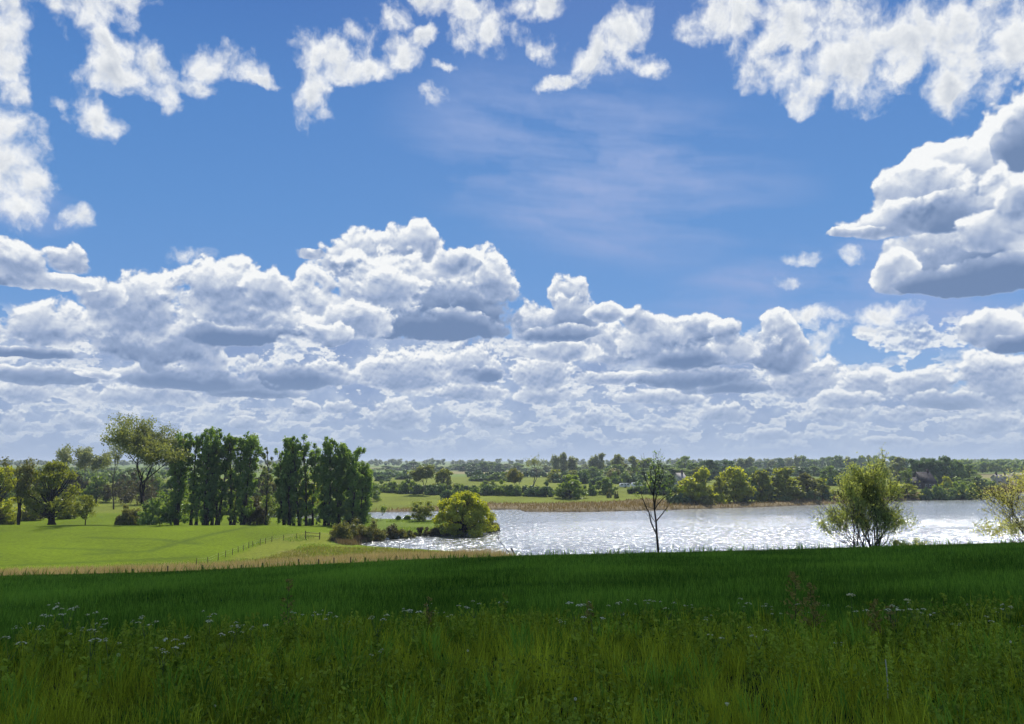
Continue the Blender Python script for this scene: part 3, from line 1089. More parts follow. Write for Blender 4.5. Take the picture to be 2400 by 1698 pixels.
def tree_grown(seed, H, W, stems, depth=4, leaf=0.25, per=3, blob=0.5, trunk_h=0.25, r0=0.2, spread=0.5, up=0.2, ratio=0.72, kids=(2, 3), leafed=1.0, base_leaf=0.0, wob=0.12, fan=0.25, long=1.8, k=4):
    """tree grown branch by branch; airy crown on the twigs"""
    r = np.random.default_rng(seed)
    segs, tips = [], []
    for s in range(stems):
        a = s / max(stems, 1) * 6.283 + r.uniform(-0.4, 0.4)
        d = np.array([math.cos(a) * fan, math.sin(a) * fan, 1.0]) if stems > 1 else np.array([0.02, 0.0, 1.0])
        d /= np.linalg.norm(d)
        p = np.array([math.cos(a) * 0.25 * (stems > 1), math.sin(a) * 0.25 * (stems > 1), -0.3])
        grow(r, p, d, H * trunk_h * r.uniform(0.8, 1.15), r0 * (1 if stems == 1 else r.uniform(0.6, 1.0)), depth, segs, tips, spread, up, ratio, kids, wob)
    S_ = np.array(segs)
    T_ = np.array(tips)
    top = S_[:, 5].max()
    ext = np.percentile(np.abs(S_[:, 3]), 99) * 2
    sz, sx = H / top, W / ext
    for i in (0, 3):
        S_[:, i] *= sx
        S_[:, i + 1] *= sx
        S_[:, i + 2] *= sz
    T_ *= np.array([sx, sx, sz])
    tr, cr = MB(), MB()
    tr.segs(S_[:, 0:3], S_[:, 3:6], np.maximum(S_[:, 6], 0.012), np.maximum(S_[:, 7], 0.010), k)
    tm = tr.build('trunk')
    if leafed <= 0:
        return tm, None
    keep = r.uniform(0, 1, len(T_)) < leafed
    T_ = T_[keep]
    idx = np.repeat(np.arange(len(T_)), per)
    off = r.normal(size=(len(idx), 3)) * blob
    ct = r.uniform(0.1, 0.8, len(T_))[idx]
    cr.leaves(T_[idx] + off, unit(len(idx), r), leaf, np.clip(ct + r.uniform(-0.2, 0.3, len(idx)), 0, 1), long=long, rng=r)
    return tm, cr.build('crown')


def bush_mesh(seed, W, H, D=None, leaf=0.3, n=24, per=90, core=0.62, crad=0.28):
    r = np.random.default_rng(seed)
    D = D or W
    cr = MB()
    a = r.uniform(0, 6.283, n)
    q = r.uniform(0, 1, n) ** 0.5
    x, y = np.cos(a) * q, np.sin(a) * q
    top = np.sqrt(np.clip(1 - q * q * 0.85, 0, 1))
    z = r.uniform(0.10, 0.90, n) * top * r.uniform(0.8, 1.15, n) * (0.85 + 0.2 * np.sin(a * 2 + seed))
    rad = H * crad * r.uniform(0.7, 1.3, n)
    ctr = np.stack([x * W * 0.42, y * D * 0.42, z * H], 1)
    fill_clumps(cr, ctr, rad, per, leaf, r, 0.85, core)
    return cr.build('foliage')


def stems_mesh(seed, W, H, n=7, r0=0.06):
    r = np.random.default_rng(seed + 500)
    mb = MB()
    a = r.uniform(0, 6.283, n)
    p0 = np.stack([np.cos(a) * W * 0.06, np.sin(a) * W * 0.06, np.full(n, -0.3)], 1)
    p1 = np.stack([np.cos(a) * W * 0.25, np.sin(a) * W * 0.25, np.full(n, H * 0.6)], 1)
    limb_to(mb, p0, p1, r0, r, 0.6, 4, 4)
    return mb.build('stems')


def put_tree(name, label, meshes, p, scale=(1, 1, 1), rz=0.0, bark=BARK, leafm=None, cat='tree', group=None, parts=('trunk', 'crown')):
    t = thing(name, label, cat, p, rz, group)
    t.scale = scale
    if meshes[0] is not None:
        link(parts[0], meshes[0], t, bark)
    if meshes[1] is not None:
        link(parts[1], meshes[1], t, leafm)
    return t


# ---- the belt of trees at the back of the near field
def near_spot(ox, by=1174):
    return at_dist(ox, 197 + (1175 - by) * (1.5 if by > 1168 else 2.4))


POPLARS = [  # x, top, width, leaders, seed, base y, label
    (405, 958, 44, 2, 1, 1175, 'leafy poplar right against the broad bronze tree, first of the tall row'),
    (436, 957, 40, 1, 2, 1174, 'narrow dark poplar second from the bronze tree in the left clump'),
    (463, 946, 42, 2, 3, 1176, 'tallest dark poplar in the middle of the left clump'),
    (492, 945, 42, 2, 4, 1175, 'tall dark poplar with twin tops right of the tallest in the left clump'),
    (524, 962, 34, 1, 5, 1173, 'slimmer poplar in the dip between the two highest crowns of the left clump'),
    (548, 960, 50, 2, 6, 1175, 'full poplar closing the left clump, right before the gap of sky'),
    (602, 990, 34, 1, 7, 1174, 'thin pale see-through poplar alone in the gap between the two clumps'),
    (642, 998, 40, 2, 8, 1173, 'shorter dark poplar forming the left shoulder of the right clump'),
    (664, 966, 46, 2, 9, 1175, 'tall poplar on the left side of the right clump'),
    (692, 964, 44, 2, 10, 1174, 'broad-topped poplar, highest of the right clump'),
    (731, 968, 48, 2, 11, 1175, 'tall poplar right of the small sky notch in the right clump'),
    (764, 980, 40, 2, 12, 1173, 'poplar stepping down, third from the right end of the row'),
    (790, 992, 42, 2, 13, 1174, 'poplar with yellowish top, second from the right end of the row'),
    (812, 1032, 38, 1, 14, 1172, 'low bushy poplar at the right end of the row beside the inlet')]
for ox, top, w, nl, sd, by, lab in POPLARS:
    p = near_spot(ox, by)
    H, W = height_to(top, p), width_of(w, p)
    pale = ox == 602
    ms = tree_poplar(sd, H, W * (1.12 if pale else 1.24), n=int((44 if pale else 125) * (0.8 + 0.2 * nl)), per=46 if pale else 72, leaders=nl + (0 if pale else 1), base=0.04 if ox > 620 else 0.06, bushy=0.98 if ox > 780 else (0.9 if ox > 620 else 0.78), leaf=0.30 if pale else 0.36)
    put_tree('poplar_tree', lab, ms, p, bark=BARK_DARK, leafm=L_POPLAR_PALE if pale else L_POPLAR, group='poplars along the back of the field')

p = near_spot(348, 1175)
ms = tree_grown(21, height_to(937, p), width_of(168, p), 1, depth=6, leaf=0.32, per=20, blob=0.70, trunk_h=0.24, r0=0.62, spread=0.50, up=0.26, ratio=0.78, kids=(2, 3), k=5)
put_tree('broad_tree', 'biggest tree, broad bronze-green crown on spreading limbs left of the poplars', ms, p, bark=BARK_DARK, leafm=L_BROWN)
p = near_spot(262, 1150)
ms = tree_grown(22, height_to(988, p), width_of(70, p), 1, depth=5, leaf=0.3, per=4, blob=0.4, trunk_h=0.3, r0=0.3, spread=0.6, up=0.15, ratio=0.75, kids=(2, 3), leafed=0.7)
put_tree('airy_tree', 'thin airy tree reaching out left of the biggest tree', ms, p, bark=BARK, leafm=L_BROWN)
p = near_spot(127, 1176)
ms = tree_dome(23, height_to(1033, p), width_of(126, p), base=0.20, leaf=0.36, n=75, per=100, crad=0.115, trunk=0.055, skirt=0.85, core=0.25)
put_tree('oak_tree', 'spreading yellow-green oak with a thick dark trunk at the left of the field', ms, p, bark=BARK_DARK, leafm=L_OAK_DARK)
p = near_spot(8, 1174)
ms = tree_dome(24, height_to(1034, p), width_of(100, p), base=0.05, leaf=0.36, n=60, per=110, crad=0.13, core=0.35)
put_tree('yellow_tree', 'golden-green tree cut off by the left edge of the picture', ms, p, bark=BARK, leafm=L_OAK)
p = near_spot(53, 1178)
ms = tree_grown(25, height_to(1028, p), width_of(64, p), 4, depth=4, leaf=0.3, per=6, blob=0.5, trunk_h=0.42, r0=0.32, spread=0.3, up=0.3, ratio=0.7, kids=(2, 3), fan=0.08, k=5)
put_tree('twiggy_tree', 'slim twiggy tree with several dark upright stems left of the oak', ms, p, bark=BARK_DARK, leafm=L_OLIVE)
p = near_spot(201, 1176)
ms = tree_dome(26, height_to(1108, p), width_of(60, p), base=0.25, leaf=0.30, n=26, per=80, crad=0.15, trunk=0.02, core=0.2)
put_tree('small_tree', 'small thin-stemmed tree with a ragged crown right of the oak', ms, p, bark=BARK_DARK, leafm=L_OAK_DARK)
for ox, top, w, sd, lab in ((163, 1000, 44, 27, 'distant grey-green tree above the oak, left of a pair'), (192, 1004, 42, 28, 'distant grey-green tree above the oak, right of a pair'), (225, 1015, 44, 29, 'distant sparse grey tree between the pair and the biggest tree')):
    p = at_dist(ox, 320)
    ms = tree_grown(sd, height_to(top, p), width_of(w, p), 1, depth=5, leaf=0.5, per=5, blob=0.7, trunk_h=0.3, r0=0.3, spread=0.4, up=0.3, ratio=0.74)
    put_tree('grey_tree', lab, ms, p, bark=BARK_GREY, leafm=L_FAR_GREY)
UNDER = [  # bushes under and behind the belt: x, base, top, width, material, label
    (310, 1172, 1128, 46, L_OLIVE, 'pale olive bush at the foot of the biggest tree'),
    (290, 1173, 1136, 44, L_OLIVE, 'dark brown bush left of the pale olive bush'),
    (360, 1176, 1096, 84, L_POPLAR, 'dark dense bush around the trunk of the biggest tree'),
    (270, 1135, 1058, 70, L_BROWN_DARK, 'brown leafless-looking thicket behind, left of the biggest tree'),
    (318, 1140, 1048, 80, L_BROWN_DARK, 'tall dark brown thicket directly behind the biggest tree'),
    (400, 1168, 1070, 60, L_OAK_GREEN, 'green bush behind the first poplars'),
    (470, 1160, 1078, 100, L_FAR_GREEN, 'green bush seen between the trunks of the left clump'),
    (545, 1158, 1095, 70, L_OLIVE, 'olive bush behind the right part of the left clump'),
    (580, 1172, 1112, 46, L_BROWN_DARK, 'bushy dark shrub left of the thin pale poplar'),
    (620, 1160, 1090, 70, L_OAK_GREEN, 'light green bush behind the gap between the clumps'),
    (700, 1155, 1060, 60, L_OAK, 'yellow-green bush showing through the right clump'),
    (760, 1160, 1080, 80, L_POPLAR, 'dark bush filling the foot of the right clump'),
    (808, 1170, 1090, 40, L_POPLAR, 'dark leafy shrub at the right foot of the poplars'),
    (85, 1168, 1112, 60, L_OLIVE, 'olive bush between the twiggy tree and the oak'),
    (20, 1172, 1125, 60, L_OAK_DARK, 'green bush under the golden tree at the left edge'),
    (160, 1166, 1120, 44, L_OAK_DARK, 'bright bush behind the right side of the oak'),
    (225, 1125, 1085, 50, L_OLIVE, 'olive hedge bush behind the small thin-stemmed tree')]
for i, (ox, by, top, w, mat, lab) in enumerate(UNDER):
    p = near_spot(ox, by)
    W, H = width_of(w, p), height_to(top, p)
    put_tree('bush', lab, (stems_mesh(i, W, H), bush_mesh(40 + i, W * 1.15, H * 1.05, W * 0.8, 0.34, 44, 70, 0.3, 0.17)), p, leafm=mat, cat='bush', parts=('stems', 'foliage'))

# a line of hedgerow trees well behind the belt
r = np.random.default_rng(63)
x = -30.0
while x < 860:
    w = r.uniform(36, 60)
    p = at_dist(x, r.uniform(285, 360))
    W, H = width_of(w * 1.35, p), height_to(r.uniform(1052, 1072), p)
    where = 'behind the oak' if x < 230 else 'behind the biggest tree' if x < 400 else 'behind the poplars'
    put_tree('hedgerow_tree', 'dull hedgerow tree in the dark line ' + where, tree_dome(int(x) + 900, H, W, base=0.02, leaf=0.45, n=40, per=70, crad=0.14, core=0.55, skirt=0.95), p,
             leafm=[L_BROWN_DARK, L_FAR_DARK, L_FAR_GREEN, L_BROWN_DARK, L_OLIVE][r.integers(0, 5)], group='hedgerow trees ' + where)
    x += w * 0.9

# ---- the peninsula
p = ground_at(1040, 1194)
ms = tree_dome(31, height_to(1099, p), width_of(148, p), base=0.02, leaf=0.30, n=170, per=130, crad=0.08, power=0.36, trunk=0.03, skirt=0.95, core=0.3)
put_tree('round_oak_tree', 'low round golden-green oak on the tip of the peninsula', ms, p, bark=BARK_DARK, leafm=L_OAK)
PEN = [(946, 1168, 1119, 54, L_OAK_DARK, 'upright green bush left of the round golden oak'),
       (1096, 1190, 1150, 36, L_OLIVE, 'olive bush leaning over the water right of the round golden oak'),
       (790, 1206, 1156, 84, L_OLIVE, 'largest thorny bush at the left end of the peninsula'),
       (762, 1212, 1166, 40, L_OLIVE, 'small dark-tipped bush at the far left end of the peninsula'),
       (835, 1208, 1163, 56, L_OLIVE, 'thorny bush right of the largest one on the peninsula'),
       (872, 1204, 1172, 40, L_BROWN_DARK, 'dull brown-green bush halfway along the peninsula'),
       (905, 1205, 1180, 44, L_OLIVE, 'low pale bush beside the water between thorns and oak'),
       (950, 1201, 1182, 50, L_BROWN_DARK, 'low bramble on the bank left of the oak'),
       (985, 1199, 1178, 36, L_BROWN_DARK, 'dark bramble in the shade of the oak'),
       (1108, 1191, 1172, 20, L_BROWN_DARK, 'small brown bush at the very tip of the peninsula'),
       (893, 1166, 1155, 8, L_POPLAR, 'tiny dark shrub by the inlet, left of a pair'),
       (912, 1166, 1152, 12, L_POPLAR, 'tiny dark shrub by the inlet, right of a pair')]
for i, (ox, by, top, w, mat, lab) in enumerate(PEN):
    p = ground_at(ox, by)
    W, H = width_of(w * 1.25, p), height_to(top - 3, p)
    put_tree('bush', lab, (stems_mesh(60 + i, W, H), bush_mesh(70 + i, W, H, W * 0.6, 0.20, 34, 120, 0.4, 0.2)), p, leafm=mat, cat='bush', parts=('stems', 'foliage'))
p = ground_at(853, 1166)
ms = tree_grown(33, height_to(1134, p), width_of(20, p), 1, depth=3, leaf=0.2, per=5, blob=0.2, trunk_h=0.35, r0=0.07, spread=0.5, up=0.25)
put_tree('sapling', 'little pale sapling standing before the inlet left of the oak', ms, p, bark=BARK, leafm=L_OAK_GREEN)

# ---- the trees at the foot of the near slope


def slope_spot(ox, y):
    d = ray(ox, 1240)
    x = d.x / d.y * y
    return float(x), float(y), float(terrain(x, y))


p = slope_spot(1479, 92)
hs = height_to(1042, p)
sc_ = K / FPX * p[1]


def bare_sapling(p):
    """the lone young tree by the water: limbs follow the photographed ones"""
    r = np.random.default_rng(44)
    base = 1243.0

    def P(x, y, dy=0.0):
        zz = ray(1479, y)
        return ((x - 1479) * sc_, dy, zz.z / zz.y * p[1] - p[2])
    tr, cr = MB(), MB()
    z0 = -0.3
    main = [(0.0, 0.0, z0), P(1476, 1243), P(1474, 1215), P(1473, 1195), P(1472, 1168), P(1469, 1140), P(1468, 1110), P(1470, 1085), P(1474, 1072), P(1472, 1058)]
    arms = [([P(1472, 1196), P(1461, 1172), P(1456, 1148), P(1450, 1138), P(1443, 1120), P(1438, 1106)], 0.10),
            ([P(1473, 1168), P(1480, 1158), P(1490, 1144), P(1496, 1135)], 0.09),
            ([P(1470, 1170), P(1464, 1160), P(1458, 1150)], 0.045),
            ([P(1470, 1142), P(1476, 1130), P(1486, 1117), P(1500, 1108), P(1506, 1107)], 0.07),
            ([P(1469, 1140), P(1472, 1118), P(1477, 1098), P(1484, 1078), P(1490, 1060)], 0.09),
            ([P(1468, 1112), P(1459, 1092), P(1452, 1076), P(1448, 1060)], 0.07),
            ([P(1469, 1100), P(1478, 1084), P(1482, 1070)], 0.05),
            ([P(1470, 1085), P(1462, 1070), P(1460, 1052)], 0.05), ([P(1473, 1066), P(1482, 1054), P(1484, 1044)], 0.04)]
    m = np.array(main)
    rr = np.interp(np.arange(len(m)), [0, 3, 6, 9], [0.155, 0.125, 0.075, 0.02])
    tr.segs(m[:-1], m[1:], rr[:-1], rr[1:], 7)
    segs, tips = [], []
    for a, r0 in arms:
        a = np.array(a)
        a[:, 1] += np.linspace(0, r.uniform(-1.2, 1.2), len(a))
        q = np.linspace(r0, 0.03, len(a))
        tr.segs(a[:-1], a[1:], q[:-1], q[1:], 5)
        for j in range(1, len(a)):
            for k in range(2):
                d = (a[j] - a[j - 1]) / (np.linalg.norm(a[j] - a[j - 1]) + 1e-6) + unit(1, r)[0] * 0.7
                grow(r, a[j], d / np.linalg.norm(d), r.uniform(0.5, 1.0), 0.022, 2, segs, tips, 0.6, 0.15, 0.75, (1, 3))
    for j in range(5, len(m)):
        for k in range(3):
            d = unit(1, r)[0] * 0.9 + np.array([0, 0, 0.7])
            grow(r, m[j], d / np.linalg.norm(d), r.uniform(0.7, 1.4), 0.03, 2, segs, tips, 0.6, 0.2, 0.75, (2, 3))
    S_ = np.array(segs)
    tr.segs(S_[:, 0:3], S_[:, 3:6], np.maximum(S_[:, 6], 0.010), np.maximum(S_[:, 7], 0.008), 3)
    T_ = np.array(tips)
    z110 = P(1470, 1108)[2]
    pr = np.where(T_[:, 2] > z110, 0.10, 0.015)
    T_ = T_[r.uniform(0, 1, len(T_)) < pr]
    idx = np.repeat(np.arange(len(T_)), 4)
    cr.leaves(T_[idx] + r.normal(size=(len(idx), 3)) * 0.16, unit(len(idx), r), 0.13, r.uniform(0, 1, len(idx)), rng=r)
    return tr.build('trunk'), cr.build('crown')


put_tree('sapling', 'lone slender young tree with bare dark limbs in front of the lake', bare_sapling(p), p, bark=BARK_DARK, leafm=L_POPLAR)

WIL = [(1948, 88, 1004, 196, 51, 'many-stemmed olive willow bush standing in front of the lake'), (2330, 84, 1028, 250, 52, 'pale spreading willow cut off by the right edge of the picture')]
for ox, yy, top, w, sd, lab in WIL:
    p = slope_spot(ox, yy)
    H, W = height_to(top, p), width_of(w, p)
    big = sd == 51
    ms = tree_grown(sd, H * (0.74 if big else 0.95), W, 15, depth=4, leaf=0.09, per=2, blob=0.30, trunk_h=0.30, r0=0.075, spread=0.42, up=0.20, ratio=0.80, kids=(2, 4), fan=0.55, wob=0.12, long=2.2, k=4, leafed=0.7)
    t = put_tree('willow_tree', lab, ms, p, bark=BARK_DARK, leafm=L_WILLOW if big else L_WILLOW_PALE)
    extra = [(sd + 3, 0.46, 1.02, 18, 3, 0.8, 4, 0, 0.4)]
    if big:
        extra += [(sd + 7, 0.92, 0.50, 3, 5, 0.20, 5, 24, 0.8), (sd + 8, 0.86, 0.46, 3, 5, 0.22, 4, -34, -0.4), (sd + 9, 1.02, 0.34, 2, 5, 0.12, 2, 14, -0.6)]
    else:
        extra += [(sd + 7, 1.0, 0.6, 4, 5, 0.3, 6, 20, 0.5)]
    for s_, hf, wf, ns, dp, fan, per, dx, dy in extra:
        m2 = tree_grown(s_, H * hf, W * wf, ns, depth=dp, leaf=0.11, per=per, blob=0.25, trunk_h=0.30, r0=0.13 if dp == 5 else 0.05, spread=0.42, up=0.22, ratio=0.75, kids=(2, 3), fan=fan, long=2.2)
        o = link('trunk', m2[0], t, BARK_DARK)
        o2 = link('crown', m2[1], t, L_WILLOW if big else L_WILLOW_PALE)
        o.location = o2.location = (width_of(dx, p), dy, 0)
for ox, yy, top, w, sd, lab in ((2030, 86, 1206, 60, 53, 'low pale willow shoots right of the many-stemmed willow'), (1745, 96, 1238, 26, 54, 'tuft of weeds poking over the slope left of the willow')):
    p = slope_spot(ox, yy)
    ms = tree_grown(sd, height_to(top, p), width_of(w, p), 7, depth=2, leaf=0.10, per=8, blob=0.15, trunk_h=0.5, r0=0.03, spread=0.5, up=0.1, fan=0.5)
    put_tree('shrub', lab, ms, p, bark=BARK, leafm=L_WILLOW_PALE, cat='bush', parts=('stems', 'foliage'))


# the dead branch hanging out over the bay
def dead_branch():
    p = ground_at(1157, 1253)
    s = K / FPX * p[1]

    def Q(x, y, dy=0):
        zz = ray(1157, y)
        return ((x - 1157) * s, dy, zz.z / zz.y * p[1] - p[2])
    mb = MB()
    for pts, a, b in (([(0, 0, -0.3), Q(1152, 1240), Q(1146, 1228)], 0.16, 0.10),
                      ([Q(1145, 1247), Q(1140, 1237), Q(1128, 1222), Q(1119, 1211), Q(1117, 1200), Q(1113, 1186)], 0.09, 0.02),
                      ([Q(1117, 1200), Q(1120, 1190)], 0.03, 0.012), ([Q(1119, 1211), Q(1116, 1205), Q(1110, 1200)], 0.03, 0.012), ([Q(1145, 1247), (0, 0, -0.2)], 0.09, 0.12)):
        q = np.array(pts)
        r = np.linspace(a, b, len(q))
        mb.segs(q[:-1], q[1:], r[:-1], r[1:], 6)
    o = link('dead_branch', mb.build('dead_branch'), None, BARK_DARK)
    o.location = p
    tag(o, 'dead leaning branch with a broken stump over the bay, end of the reeds', 'branch')


dead_branch()

# ------------------------------------------------------------------ trees and hedges across the lake
LIB = {
    'round': [tree_dome(201 + i, 9.0, 10.0, base=0.04, leaf=0.50, n=46, per=62, crad=0.14, core=0.62, skirt=0.9) for i in range(3)],
    'tall': [tree_poplar(211 + i, 14.0, 6.5, n=60, per=44, leaf=0.55, base=0.03, leaders=2, crad=0.75, bushy=0.8) for i in range(3)],
    'airy': [tree_grown(221 + i, 12.0, 8.0, 1, depth=5, leaf=0.55, per=5, blob=0.5, trunk_h=0.25, r0=0.25, spread=0.45, up=0.25, ratio=0.75) for i in range(2)],
    'low': [(stems_mesh(231 + i, 8, 4), bush_mesh(231 + i, 8.0, 4.0, 5.0, 0.50, 30, 60, 0.66, 0.24)) for i in range(4)],
}
LIB_HW = {'round': (9.0, 10.0), 'tall': (14.0, 6.5), 'airy': (12.0, 8.0), 'low': (4.0, 8.0)}
_cnt = [0]


def far_tree(kind, ox, by, top, w, mat, lab, name=None, dist=None, group=None):
    i = _cnt[0]
    _cnt[0] += 1
    p = at_dist(ox, dist) if dist else ground_at(ox, by)
    H0, W0 = LIB_HW[kind]
    sz, sx = height_to(top, p) / H0, width_of(w, p) / W0
    ms = LIB[kind][i % len(LIB[kind])]
    low = kind == 'low'
    return put_tree(name or ('bush' if low else 'tree'), lab, ms, p, (sx, sx, sz), (i * 2.39) % 6.283, BARK if kind != 'airy' else BARK_GREY, mat, 'bush' if low else 'tree', group,
                    ('stems', 'foliage') if low else ('trunk', 'crown'))


